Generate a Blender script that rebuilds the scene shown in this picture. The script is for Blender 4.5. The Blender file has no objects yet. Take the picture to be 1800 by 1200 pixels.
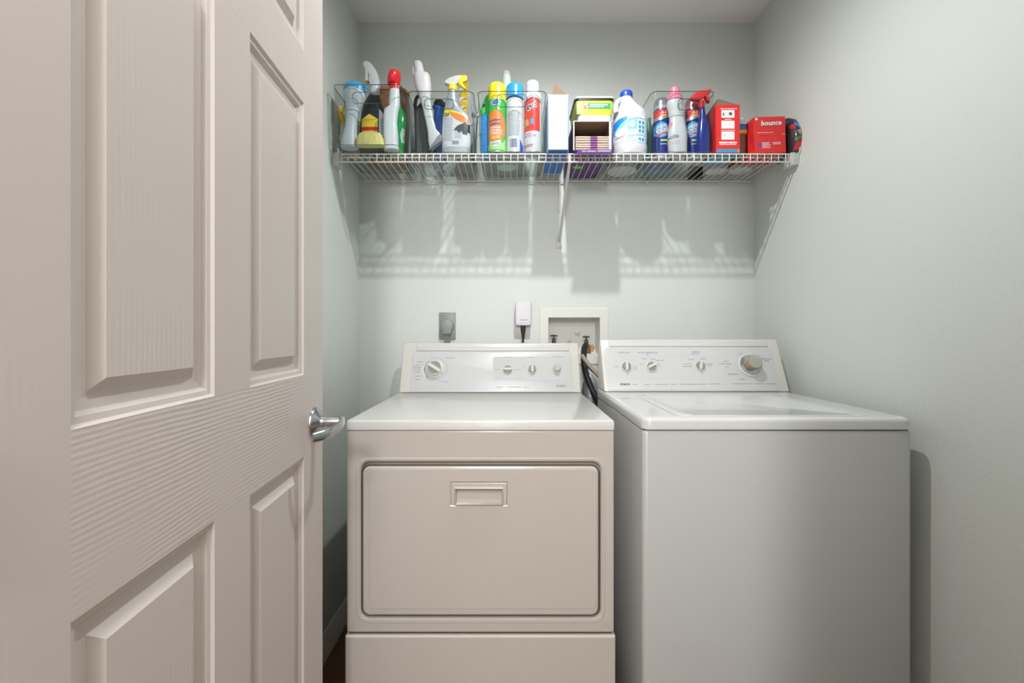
import bpy, bmesh, math, random
from mathutils import Vector, Matrix
random.seed(7)
SC = bpy.context.scene
COL = SC.collection
F = 800.0; CX = 898.0; CY = 587.0; CZ = 1.152          # focal length in pixels, principal point, eye height
# ------------------------------------------------------------------ camera, light, exposure
cam = bpy.data.cameras.new('camera'); camo = bpy.data.objects.new('camera', cam); COL.objects.link(camo)
camo.location = (0, 0, CZ); camo.rotation_euler = (math.pi/2, 0, 0)
cam.sensor_width = 36; cam.lens = 36*F/1800; cam.clip_start = .02
cam.shift_x = (900-CX)/1800; cam.shift_y = (CY-600)/1800
SC.camera = camo
w = bpy.data.worlds.new('world'); SC.world = w; w.use_nodes = True
w.node_tree.nodes['Background'].inputs[0].default_value = (.9, .93, 1, 1)
w.node_tree.nodes['Background'].inputs[1].default_value = .4
def lamp(name, kind, loc, power, color=(1, 1, 1), rot=(0, 0, 0), **kw):
    l = bpy.data.lights.new(name, kind); l.energy = power; l.color = color
    for k, v in kw.items(): setattr(l, k, v)
    o = bpy.data.objects.new(name, l); o.location = loc; o.rotation_euler = rot; COL.objects.link(o); return o
lamp('closet_downlight', 'SPOT', (.2, 1.14, 2.495), 28, (1, .99, 1), spot_size=math.radians(176), spot_blend=.84, shadow_soft_size=.018)
lamp('hall_ceiling_fill', 'AREA', (-.1, -.75, 2.38), 18, (1, .98, .985), shape='DISK', size=.7)  # soft overhead fill added in the unseen hall
lamp('hall_low_fill', 'AREA', (-.12, -1.25, 2.0), 13, (1, .98, .985), rot=(math.radians(80), 0, 0), shape='DISK', size=.3)  # added fill, low enough to lift the back wall under the shelf
lamp('hall_upright_fill', 'AREA', (-.09, -1.46, 1.4), 3, (1, .98, .99), rot=(math.pi/2, 0, 0), shape='RECTANGLE', size=.26, size_y=1.3)  # tall narrow fill added behind the camera; the hall has no window
SC.view_settings.view_transform = 'Standard'; SC.view_settings.look = 'None'
SC.view_settings.gamma = 1; SC.view_settings.use_curve_mapping = False
SC.view_settings.exposure = .85

# ------------------------------------------------------------------ helpers
def lin(c):
    c = c.lstrip('#'); v = [int(c[i:i+2], 16)/255 for i in (0, 2, 4)]
    return tuple(x/12.92 if x <= .04045 else ((x+.055)/1.055)**2.4 for x in v)+(1,)
MATS = {}
def mat(name, col, rough=.5, metal=0, coat=0, bump=None, spec=.5, emit=0, mottle=0, alpha=1, mscale=8):
    """principled material; bump = (scale, strength, distance, stretch)"""
    if name in MATS: return MATS[name]
    m = bpy.data.materials.new(name); m.use_nodes = True; nt = m.node_tree; b = nt.nodes['Principled BSDF']
    c = lin(col) if isinstance(col, str) else tuple(col)+(1,)
    b.inputs['Base Color'].default_value = c; b.inputs['Roughness'].default_value = rough
    b.inputs['Metallic'].default_value = metal; b.inputs['Coat Weight'].default_value = coat
    b.inputs['Coat Roughness'].default_value = .08
    b.inputs['Specular IOR Level'].default_value = spec; b.inputs['Alpha'].default_value = alpha
    if emit: b.inputs['Emission Color'].default_value = c; b.inputs['Emission Strength'].default_value = emit
    tc = nt.nodes.new('ShaderNodeTexCoord')
    if mottle:
        n = nt.nodes.new('ShaderNodeTexNoise'); n.inputs['Scale'].default_value = mscale; n.inputs['Detail'].default_value = 4
        mx = nt.nodes.new('ShaderNodeMix'); mx.data_type = 'RGBA'
        nt.links.new(tc.outputs['Object'], n.inputs['Vector']); nt.links.new(n.outputs['Fac'], mx.inputs['Factor'])
        mx.inputs['A'].default_value = tuple(x*(1-mottle) for x in c[:3])+(1,)
        mx.inputs['B'].default_value = tuple(min(1, x*(1+mottle)) for x in c[:3])+(1,)
        nt.links.new(mx.outputs['Result'], b.inputs['Base Color'])
    if bump:
        sc, st, di, stretch = bump
        mp = nt.nodes.new('ShaderNodeMapping'); mp.inputs['Scale'].default_value = stretch
        n = nt.nodes.new('ShaderNodeTexNoise'); n.inputs['Scale'].default_value = sc; n.inputs['Detail'].default_value = 3
        bp = nt.nodes.new('ShaderNodeBump'); bp.inputs['Strength'].default_value = st; bp.inputs['Distance'].default_value = di
        nt.links.new(tc.outputs['Object'], mp.inputs['Vector']); nt.links.new(mp.outputs[0], n.inputs['Vector'])
        nt.links.new(n.outputs['Fac'], bp.inputs['Height']); nt.links.new(bp.outputs[0], b.inputs['Normal'])
    MATS[name] = m; return m
def grain_mat(name, col, along, strength):
    """painted moulded door skin with embossed wood grain running along x or z"""
    m = mat(name, col, .38, spec=.45); nt = m.node_tree; b = nt.nodes['Principled BSDF']
    tc = nt.nodes.new('ShaderNodeTexCoord')
    wv = nt.nodes.new('ShaderNodeTexWave'); wv.wave_type = 'BANDS'; wv.bands_direction = 'Z' if along == 'x' else 'X'
    wv.inputs['Scale'].default_value = 52 if along == 'x' else 42; wv.inputs['Distortion'].default_value = 8; wv.inputs['Detail'].default_value = 2.5
    wv.inputs['Detail Scale'].default_value = .35; wv.inputs['Detail Roughness'].default_value = .6
    mp = nt.nodes.new('ShaderNodeMapping'); mp.inputs['Scale'].default_value = (.22, 1, 1) if along == 'x' else (1, 1, .12)
    n = nt.nodes.new('ShaderNodeTexNoise'); n.inputs['Scale'].default_value = 5; n.inputs['Detail'].default_value = 2
    mr = nt.nodes.new('ShaderNodeMapRange'); mr.inputs[1].default_value = .3 if along == 'x' else .42; mr.inputs[2].default_value = .6 if along == 'x' else .66
    mu = nt.nodes.new('ShaderNodeMath'); mu.operation = 'MULTIPLY'
    bp = nt.nodes.new('ShaderNodeBump'); bp.inputs['Strength'].default_value = strength; bp.inputs['Distance'].default_value = .0012
    L = nt.links.new
    L(tc.outputs['Object'], mp.inputs[0]); L(mp.outputs[0], wv.inputs['Vector']); L(tc.outputs['Object'], n.inputs['Vector'])
    L(n.outputs['Fac'], mr.inputs[0]); L(wv.outputs['Fac'], mu.inputs[0]); L(mr.outputs[0], mu.inputs[1])
    L(mu.outputs[0], bp.inputs['Height']); L(bp.outputs[0], b.inputs['Normal'])
    return m
def clear_mat(name, col, gloss=.06, rough=.05, tint=1.0, edge=.45):
    """clear plastic sheet: lets light through, reflects more at grazing angles"""
    m = bpy.data.materials.new(name); m.use_nodes = True; nt = m.node_tree; nt.nodes.clear(); L = nt.links.new
    out = nt.nodes.new('ShaderNodeOutputMaterial'); tr = nt.nodes.new('ShaderNodeBsdfTransparent'); gl = nt.nodes.new('ShaderNodeBsdfGlossy')
    tr.inputs[0].default_value = lin(col); gl.inputs['Roughness'].default_value = rough
    lw = nt.nodes.new('ShaderNodeLayerWeight'); lw.inputs[0].default_value = .5
    pw = nt.nodes.new('ShaderNodeMath'); pw.operation = 'POWER'; pw.inputs[1].default_value = 3.5
    ma = nt.nodes.new('ShaderNodeMath'); ma.operation = 'MULTIPLY_ADD'; ma.inputs[1].default_value = edge; ma.inputs[2].default_value = gloss
    mx = nt.nodes.new('ShaderNodeMixShader')
    L(lw.outputs['Facing'], pw.inputs[0]); L(pw.outputs[0], ma.inputs[0]); L(ma.outputs[0], mx.inputs[0])
    L(tr.outputs[0], mx.inputs[1]); L(gl.outputs[0], mx.inputs[2]); L(mx.outputs[0], out.inputs[0])
    MATS[name] = m; return m

def sx(px, d): return (px-CX)*d/F
def sz(py, d): return CZ+(CY-py)*d/F
def P(px, py, d): return Vector((sx(px, d), d, sz(py, d)))

class G:
    def __init__(s): s.v = []; s.f = []
    def add(s, vs, fs):
        o = len(s.v); s.v += [tuple(v) for v in vs]; s.f += [tuple(i+o for i in f) for f in fs]; return s
    def loops(s, L, cap0=True, cap1=True):
        n = len(L[0]); vs = [p for l in L for p in l]; fs = []
        for k in range(len(L)-1):
            for i in range(n):
                j = (i+1) % n; fs.append((k*n+i, k*n+j, (k+1)*n+j, (k+1)*n+i))
        if cap0: fs.append(tuple(range(n-1, -1, -1)))
        if cap1: fs.append(tuple((len(L)-1)*n+i for i in range(n)))
        return s.add(vs, fs)
    def box(s, x0, x1, y0, y1, z0, z1):
        return s.add([(x0, y0, z0), (x1, y0, z0), (x1, y1, z0), (x0, y1, z0), (x0, y0, z1), (x1, y0, z1), (x1, y1, z1), (x0, y1, z1)],
                     [(0, 3, 2, 1), (4, 5, 6, 7), (0, 1, 5, 4), (1, 2, 6, 5), (2, 3, 7, 6), (3, 0, 4, 7)])
    def lathe(s, prof, n=32, c=(0, 0, 0)):
        return s.loops([[(c[0]+r*math.cos(2*math.pi*i/n), c[1]+r*math.sin(2*math.pi*i/n), c[2]+z) for i in range(n)] for r, z in prof])
    def loft(s, secs, n=32, y0=0):
        """secs: (z, cx, a, b, e) superellipse rings"""
        L = []
        for z, cx, a, b, e in secs:
            l = []
            for i in range(n):
                t = 2*math.pi*i/n; c, q = math.cos(t), math.sin(t)
                l.append((cx+a*math.copysign(abs(c)**(2/e), c), y0+b*math.copysign(abs(q)**(2/e), q), z))
            L.append(l)
        return s.loops(L)
    def tube(s, pts, r, n=8, closed=False):
        pts = [Vector(p) for p in pts]; m = len(pts); rs = r if isinstance(r, (list, tuple)) else [r]*m
        L = []; up = None
        for i, p in enumerate(pts):
            if closed: t = pts[(i+1) % m]-pts[i-1]
            else: t = pts[min(i+1, m-1)]-pts[max(i-1, 0)]
            t.normalize()
            if up is None: up = t.orthogonal().normalized()
            up = (up-t*up.dot(t))
            if up.length < 1e-6: up = t.orthogonal()
            up.normalize(); q = t.cross(up)
            L.append([tuple(p+(up*math.cos(2*math.pi*k/n)+q*math.sin(2*math.pi*k/n))*rs[i]) for k in range(n)])
        if closed: L.append(L[0]); return s.loops(L, False, False)
        return s.loops(L)
    def prism(s, poly, y0, y1):
        return s.loops([[(x, y0, z) for x, z in poly], [(x, y1, z) for x, z in poly]])
    def map(s, fn): s.v = [tuple(fn(Vector(v))) for v in s.v]; return s
def rr(x0, x1, z0, z1, r, y, n=6, plane='xz'):
    pts = []
    r = max(min(r, (x1-x0)/2-1e-5, (z1-z0)/2-1e-5), 1e-5)
    for cx, cz, a in ((x1-r, z1-r, 0), (x0+r, z1-r, 90), (x0+r, z0+r, 180), (x1-r, z0+r, 270)):
        for k in range(n+1):
            t = math.radians(a+90*k/n); pts.append((cx+r*math.cos(t), cz+r*math.sin(t)))
    return [(x, y, z) for x, z in pts] if plane == 'xz' else [(x, z, y) for x, z in pts]
def spline(pts, n=8):
    pts = [Vector(p) for p in pts]; out = []
    for i in range(len(pts)-1):
        p0 = pts[max(i-1, 0)]; p1 = pts[i]; p2 = pts[i+1]; p3 = pts[min(i+2, len(pts)-1)]
        for k in range(n):
            t = k/n; out.append(.5*((2*p1)+(p2-p0)*t+(2*p0-5*p1+4*p2-p3)*t*t+(3*p1-p0-3*p2+p3)*t**3))
    return out+[pts[-1]]
def link(name, g, m, parent=None, bevel=0, seg=2, smooth=True, label=None, angle=38, sub=0):
    me = bpy.data.meshes.new(name); bm = bmesh.new()
    vs = [bm.verts.new(v) for v in g.v]
    for f in g.f:
        try: bm.faces.new([vs[i] for i in f])
        except ValueError: pass
    bmesh.ops.remove_doubles(bm, verts=bm.verts, dist=1e-6)
    bmesh.ops.recalc_face_normals(bm, faces=bm.faces)
    if bevel:
        es = [e for e in bm.edges if len(e.link_faces) == 2 and e.calc_face_angle(0) > math.radians(28)]
        bmesh.ops.bevel(bm, geom=es, offset=bevel, segments=seg, affect='EDGES', profile=.5, clamp_overlap=True)
    bm.to_mesh(me); bm.free()
    ms = m if isinstance(m, (list, tuple)) else [m]
    for q in ms: me.materials.append(q)
    if smooth:
        me.polygons.foreach_set('use_smooth', [True]*len(me.polygons)); me.set_sharp_from_angle(angle=math.radians(angle))
    o = bpy.data.objects.new(name, me); COL.objects.link(o)
    if parent: o.parent = parent
    if label: o['label'] = label
    return o
def tag(o, label, cat, group=None):
    o['label'] = label; o['category'] = cat
    if group: o['group'] = group
    return o
def thing(name, label, cat, loc=(0, 0, 0), rot=(0, 0, 0), group=None):
    o = bpy.data.objects.new(name, None); COL.objects.link(o); o.location = loc; o.rotation_euler = rot; o.empty_display_size = .05
    return tag(o, label, cat, group)
def struct(name, g, m, **k):
    o = link(name, g, m, **k)
    if not k.get('parent'): o['kind'] = 'structure'
    return o
# flat artwork laid on a surface: surf(x, z) -> point
def text_g(s, h, cx, cz, bold=0, shear=0, wid=None, rot=0):
    """triangles of a line of text of cap height h centred at (cx, cz) in the x-z plane"""
    cu = bpy.data.curves.new('t', 'FONT'); cu.body = s; cu.size = 1; cu.resolution_u = 2; cu.offset = bold; cu.shear = shear
    o = bpy.data.objects.new('t', cu); COL.objects.link(o)
    dg = bpy.context.evaluated_depsgraph_get(); dg.update()
    me = o.evaluated_get(dg).to_mesh()
    vs = [v.co.copy() for v in me.vertices]; fs = [tuple(p.vertices) for p in me.polygons]
    o.evaluated_get(dg).to_mesh_clear(); bpy.data.objects.remove(o); bpy.data.curves.remove(cu)
    g = G()
    if not vs: return g
    x0 = min(v.x for v in vs); x1 = max(v.x for v in vs); y0 = min(v.y for v in vs); y1 = max(v.y for v in vs)
    k = h/.7; kx = k if wid is None else wid/(x1-x0)
    ca, sa = math.cos(rot), math.sin(rot)
    out = []
    for v in vs:
        a = (v.x-(x0+x1)/2)*kx; b = (v.y-.35)*k
        out.append((cx+a*ca-b*sa, 0, cz+a*sa+b*ca))
    return g.add(out, fs)
def poly_g(pts): 
    g = G(); return g.add([(x, 0, z) for x, z in pts], [tuple(range(len(pts)))])
def rect_g(x0, x1, z0, z1): return poly_g([(x0, z0), (x1, z0), (x1, z1), (x0, z1)])
def ell_g(cx, cz, a, b, n=28, rot=0):
    ca, sa = math.cos(rot), math.sin(rot)
    return poly_g([(cx+a*math.cos(2*math.pi*i/n)*ca-b*math.sin(2*math.pi*i/n)*sa, cz+a*math.cos(2*math.pi*i/n)*sa+b*math.sin(2*math.pi*i/n)*ca) for i in range(n)])
def lines_g(x0, x1, z0, z1, n, th=.45, rag=.25, seed=1):
    """rows of dashes standing in for small print too fine to read"""
    r = random.Random(seed); g = G(); st = (z1-z0)/n
    for i in range(n):
        z = z1-(i+.5)*st; x = x0; e = x1-(x1-x0)*rag*r.random()
        while x < e:
            l = min(r.uniform(.06, .22)*(x1-x0), e-x)
            g2 = rect_g(x, x+l, z-st*th/2, z+st*th/2); g.add(g2.v, g2.f); x += l+(x1-x0)*.025
    return g
def decal(name, gs, m, parent, surf, cut=None, label=None):
    if isinstance(gs, G): gs = [gs]
    bm = bmesh.new()
    for g in gs:
        vs = [bm.verts.new(v) for v in g.v]
        for f in g.f:
            try: bm.faces.new([vs[i] for i in f])
            except ValueError: pass
    bmesh.ops.triangulate(bm, faces=bm.faces)
    if cut and bm.verts:
        for ax, st in ((0, cut), (2, cut*3)):
            lo = min(v.co[ax] for v in bm.verts); hi = max(v.co[ax] for v in bm.verts)
            q = lo+st
            while q < hi:
                no = Vector((0, 0, 0)); no[ax] = 1; co = Vector((0, 0, 0)); co[ax] = q
                bmesh.ops.bisect_plane(bm, geom=bm.verts[:]+bm.edges[:]+bm.faces[:], plane_co=co, plane_no=no, dist=1e-7); q += st
    for v in bm.verts: v.co = Vector(surf(v.co.x, v.co.z))
    me = bpy.data.meshes.new(name); bm.to_mesh(me); bm.free(); me.materials.append(m)
    o = bpy.data.objects.new(name, me); COL.objects.link(o); o.parent = parent
    if label: o['label'] = label
    return o

# ------------------------------------------------------------------ materials
SAGE = mat('sage_wall_paint', '#d3d9d4', .42, bump=(120, .35, .0016, (1, 1, 1)), spec=.35)
SAGEB = SAGE
CEIL = mat('ceiling_paint', '#faf9f7', .7, bump=(90, .4, .002, (1, 1, 1)))
TRIM = mat('white_trim_paint', '#e6e4de', .4)
HALLP = mat('hall_wall_paint', '#d8d0c4', .6)
DOORV = grain_mat('door_paint_upright_grain', '#c8c1bb', 'z', .11)
DOORH = grain_mat('door_paint_level_grain', '#c8c1bb', 'x', .2)
CHROME = mat('satin_chrome', '#b9bcbe', .22, 1)
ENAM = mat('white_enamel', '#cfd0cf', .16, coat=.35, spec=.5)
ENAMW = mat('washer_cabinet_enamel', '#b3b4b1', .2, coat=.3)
ENAMD = mat('cream_enamel', '#c2bcb4', .2, coat=.3)
ENAMT = mat('dryer_top_enamel', '#cfcfcb', .28, coat=.3)
PLW = mat('white_plastic', '#cacac9', .35)
PLC = mat('cream_plastic', '#cfcdc6', .35)
PANEL = mat('console_panel_white', '#c4c6c7', .3)
GREYK = mat('grey_knob_plastic', '#8c8c85', .4)
DARKGAP = mat('dark_gap_shade', '#4a473f', .7)  # shade inside narrow gaps, put into the colour
INKG = mat('grey_ink', '#8a8a88', .6); INKD = mat('dark_ink', '#4c4c4e', .6); INKL = mat('light_grey_ink', '#cfcfcf', .6)
INKB = mat('pale_blue_ink', '#ccd3dc', .6)
BLACKP = mat('black_plastic', '#17171a', .4)
RUBBER = mat('black_rubber', '#1d1e20', .5)
WIRE = mat('white_coated_wire', '#dedcd7', .3)
ACRYL = clear_mat('clear_acrylic', '#f7fafa', .01, .3)
RIMM = clear_mat('clear_acrylic_rim', '#aeb6b6', .22, .12, edge=.5)

def wood_floor():
    m = mat('brown_wood_floor', '#6b4632', .4, mottle=.3, mscale=3); return m

# ------------------------------------------------------------------ room shell
WB = 2.0; XL = -.665; XR = 1.068; ZC = 2.52; YF = .26
# back wall with a hole for the outlet box
bx0, bx1, bz0, bz1 = sx(962, WB), sx(1056, WB), 1.05, sz(555, WB)
g = G()
xs = [XL-.1, bx0, bx1, XR+.1]; zs_ = [0, bz0, bz1, ZC]
for i in range(3):
    for j in range(3):
        if (i, j) != (1, 1): g.add([(xs[i], WB, zs_[j]), (xs[i+1], WB, zs_[j]), (xs[i+1], WB, zs_[j+1]), (xs[i], WB, zs_[j+1])], [(0, 1, 2, 3)])
for a, b in (((bx0, bz0), (bx1, bz0)), ((bx1, bz0), (bx1, bz1)), ((bx1, bz1), (bx0, bz1)), ((bx0, bz1), (bx0, bz0))):
    g.add([(a[0], WB, a[1]), (b[0], WB, b[1]), (b[0], WB+.11, b[1]), (a[0], WB+.11, a[1])], [(0, 1, 2, 3)])
g.box(XL-.1, XR+.1, WB+.11, WB+.13, 0, ZC)
struct('wall_back', g, SAGEB, smooth=False)
struct('wall_left', G().box(XL-.1, XL, YF-.12, WB+.1, 0, ZC), SAGE, smooth=False)
struct('wall_right', G().box(XR, XR+.1, YF-.12, WB+.1, 0, ZC), SAGE, smooth=False)
struct('floor', G().box(-1.8, 1.8, -1.6, WB+.1, -.06, 0), wood_floor(), smooth=False)
struct('ceiling', G().box(-1.8, 1.8, -1.6, WB+.1, ZC, ZC+.06), CEIL, smooth=False)
DXL, DXR, DZ = -.385, .40, 2.06
g = G().box(-1.8, DXL-.02, YF-.12, YF, 0, ZC).box(DXR+.02, 1.8, YF-.12, YF, 0, ZC).box(DXL-.02, DXR+.02, YF-.12, YF, DZ+.02, ZC)
struct('wall_front', g, SAGE, smooth=False)
struct('wall_hall', G().box(-1.8, 1.8, -1.6, -1.5, 0, ZC).box(-1.8, -1.7, -1.5, YF-.12, 0, ZC).box(1.7, 1.8, -1.5, YF-.12, 0, ZC), HALLP, smooth=False)
# door frame
g = G()
for x0, x1 in ((DXL-.02, DXL), (DXR, DXR+.02)): g.box(x0, x1, YF-.125, YF+.002, 0, DZ+.02)
g.box(DXL-.02, DXR+.02, YF-.125, YF+.002, DZ, DZ+.02)
for y0, y1 in ((YF, YF+.012), (YF-.135, YF-.12)):
    g.box(DXR+.012, DXR+.07, y0, y1, 0, DZ+.07); g.box(DXL-.07, DXL-.012, y0, y1, 0, DZ+.07); g.box(DXL-.07, DXR+.07, y0, y1, DZ+.012, DZ+.07)
struct('trim_1', g, TRIM, bevel=.001)
def baseboard(name, x0, x1, y0, y1, side):
    prof = [(0, 0), (.013, 0), (.013, .055), (.010, .062), (.010, .072), (.006, .082), (.004, .092), (0, .092)]
    L = []
    for a, z in prof:
        if side == 'l': L.append([(x0+a, y0, z), (x0+a, y1, z)])
        elif side == 'r': L.append([(x0-a, y0, z), (x0-a, y1, z)])
        else: L.append([(x0, y0-a, z), (x1, y0-a, z)])
    n = len(prof); g = G(); g.add([l[0] for l in L]+[l[1] for l in L], [(i, (i+1) % n, n+(i+1) % n, n+i) for i in range(n)]+[tuple(range(n)), tuple(range(2*n-1, n-1, -1))])
    struct(name, g, TRIM)
baseboard('baseboard_left', XL, 0, YF, WB, 'l'); baseboard('baseboard_right', XR, 0, YF, WB, 'r'); baseboard('baseboard_back', XL, XR, WB, 0, 'b')
# ceiling downlight
t = thing('ceiling_downlight', 'round white recessed downlight in the middle of the closet ceiling', 'ceiling light', (.2, 1.14, ZC))
link('trim_ring', G().loops([[(r*math.cos(2*math.pi*i/40), r*math.sin(2*math.pi*i/40), z) for i in range(40)] for r, z in ((.085, 0), (.083, -.006), (.065, -.006), (.06, 0))], False, False), PLW, t)
link('lens', G().lathe([(.06, -.001), (.058, -.003)], 40), mat('lit_lens', '#fff6e8', .5, emit=3), t)

# ------------------------------------------------------------------ open six-panel door
DH = (-.075*.272-.33875, .272)                       # hinge end of the visible face
DW = .730
ang = math.atan2(1, -.075)
def door():
    prof = [(0, 0), (.003, .0035), (.009, .0045), (.013, .0095), (.024, .0115), (.028, .0112), (.040, .0025)]
    W = DW; T = .035; H = 2.03
    xa = [0, .108, .317, .409, .622, W]              # from hinge: stile, panel, mullion, panel, stile
    za = [.012, .24, .911, 1.072, 1.604, 1.706, 1.925, .012+H]
    cells = {}
    g = G(); mi = []
    for i in range(5):
        for j in range(7):
            x0, x1, z0, z1 = xa[i], xa[i+1], za[j], za[j+1]
            if i in (1, 3) and j in (1, 3, 5):
                L = [[(x0+a, q, z0+a), (x1-a, q, z0+a), (x1-a, q, z1-a), (x0+a, q, z1-a)] for a, q in prof]
                n0 = len(g.f); g.loops(L, False, True); mi += [0]*(len(g.f)-n0)
            else:
                g.add([(x0, 0, z0), (x1, 0, z0), (x1, 0, z1), (x0, 0, z1)], [(0, 1, 2, 3)])
                mi.append(1 if (j in (0, 2, 4, 6) and i in (1, 2, 3)) else 0)
    z0, z1 = za[0], za[-1]
    g.add([(0, T, z0), (W, T, z0), (W, T, z1), (0, T, z1), (0, 0, z0), (W, 0, z0), (W, 0, z1), (0, 0, z1)],
          [(0, 1, 2, 3), (4, 5, 1, 0), (5, 6, 2, 1), (6, 7, 3, 2), (7, 4, 0, 3)]); mi += [0]*5
    me = bpy.data.meshes.new('door_1'); me.from_pydata(g.v, [], g.f); me.materials.append(DOORV); me.materials.append(DOORH)
    me.polygons.foreach_set('material_index', mi)
    bm = bmesh.new(); bm.from_mesh(me); bmesh.ops.remove_doubles(bm, verts=bm.verts, dist=1e-6); bmesh.ops.recalc_face_normals(bm, faces=bm.faces); bm.to_mesh(me); bm.free()
    o = bpy.data.objects.new('door_1', me); COL.objects.link(o); o['kind'] = 'structure'
    o.location = (DH[0], DH[1], 0); o.rotation_euler = (0, 0, ang)
    # lever handle: local frame, outward is -y, hinge side is -x
    hx, hz = DW-.052, .969
    h = G().lathe([(.031, 0), (.031, .002), (.029, .006), (.016, .013), (.013, .016), (.0125, .022)], 40)
    h.map(lambda v: Vector((hx+v.x, -v.z, hz+v.y)))
    hd = link('door_handle', h, CHROME, o)
    n = G().lathe([(.0105, 0), (.0105, .036), (.010, .038)], 32); n.map(lambda v: Vector((hx+v.x, -.022-v.z, hz+v.y)))
    link('handle_neck', n, CHROME, hd)
    pts = spline([(hx+.004, -.050, hz+.001), (hx-.02, -.062, hz), (hx-.055, -.060, hz-.004), (hx-.085, -.052, hz-.008), (hx-.105, -.034, hz-.010)], 6)
    L = []
    for i, p in enumerate(pts):
        k = i/(len(pts)-1); t = (pts[min(i+1, len(pts)-1)]-pts[max(i-1, 0)]).normalized(); q = Vector((-t.y, t.x, 0)).normalized()
        a = .0045; b = .013-.004*k
        L.append([tuple(p+q*a*math.cos(u)+Vector((0, 0, b*math.sin(u)))) for u in [2*math.pi*m/16 for m in range(16)]])
    link('lever', G().loops(L), CHROME, hd)
    for z in (.25, 1.05, 1.82):
        g = G().lathe([(.006, -.045), (.006, .045)], 12, (-.004, -.004, z)).box(-.003, .0, 0, .03, z-.045, z+.045)
        link('hinge', g, CHROME, o)
    return o
door()

# ------------------------------------------------------------------ tilted console faces
class Face:
    """plane through (y0, z0) leaning back to (y1, z1); artwork and knobs are placed on it by (x, height along the slope)"""
    def __init__(s, y0, z0, y1, z1):
        s.o = Vector((0, y0, z0)); s.v = Vector((0, y1-y0, z1-z0)); s.len = s.v.length; s.v.normalize(); s.n = Vector((0, -s.v.z, s.v.y))
    def uv(s, px, py):
        r = Vector((px-CX, F, CY-py)); c = Vector((0, 0, CZ)); t = (s.o-c).dot(s.n)/r.dot(s.n); p = c+r*t
        return p.x, (p-s.o).dot(s.v)
    def pt(s, u, v, h=0): return s.o+Vector((u, 0, 0))+s.v*v+s.n*h
    def surf(s, h=.0006, off=(0, 0, 0)):
        return lambda u, v: s.pt(u, v, h)-Vector(off)
    def matrix(s, u, v, h=0, off=(0, 0, 0)):
        m = Matrix(((1, 0, 0), (0, s.v.y, s.n.y), (0, s.v.z, s.n.z))).to_4x4(); m.translation = s.pt(u, v, h)-Vector(off); return m
def on_face(g, M): return g.map(lambda v: M @ v)
def knob(parent, face, px, py, r, off, rot=0, h=.013, skirt=None, name='knob'):
    u, v = face.uv(px, py); M = face.matrix(u, v, 0, off)
    R = Matrix.Rotation(rot, 4, 'Z'); g = G()
    base = G().lathe([(r, .0005), (r, .004), (r*.97, .0065), (r*.92, .007)], 36)
    k = link(name, on_face(base, M), PLC, parent)
    link('knob_cap', on_face(G().lathe([(r*.84, .006), (r*.82, h-.001), (r*.78, h)], 32), M), GREYK, k)
    bar = G().loops([rr(-r*(.27-.07*q), r*(.27-.07*q), -r*(.9-.06*q), r*(.9-.06*q), r*.2, z, 4, 'xy') for q, z in ((0, .005), (0, h*.9), (.4, h+.003), (1, h+.005))])
    bar.map(lambda p: R @ p)
    link('grip_bar', on_face(bar, M), PLC, k)
    return k

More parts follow.
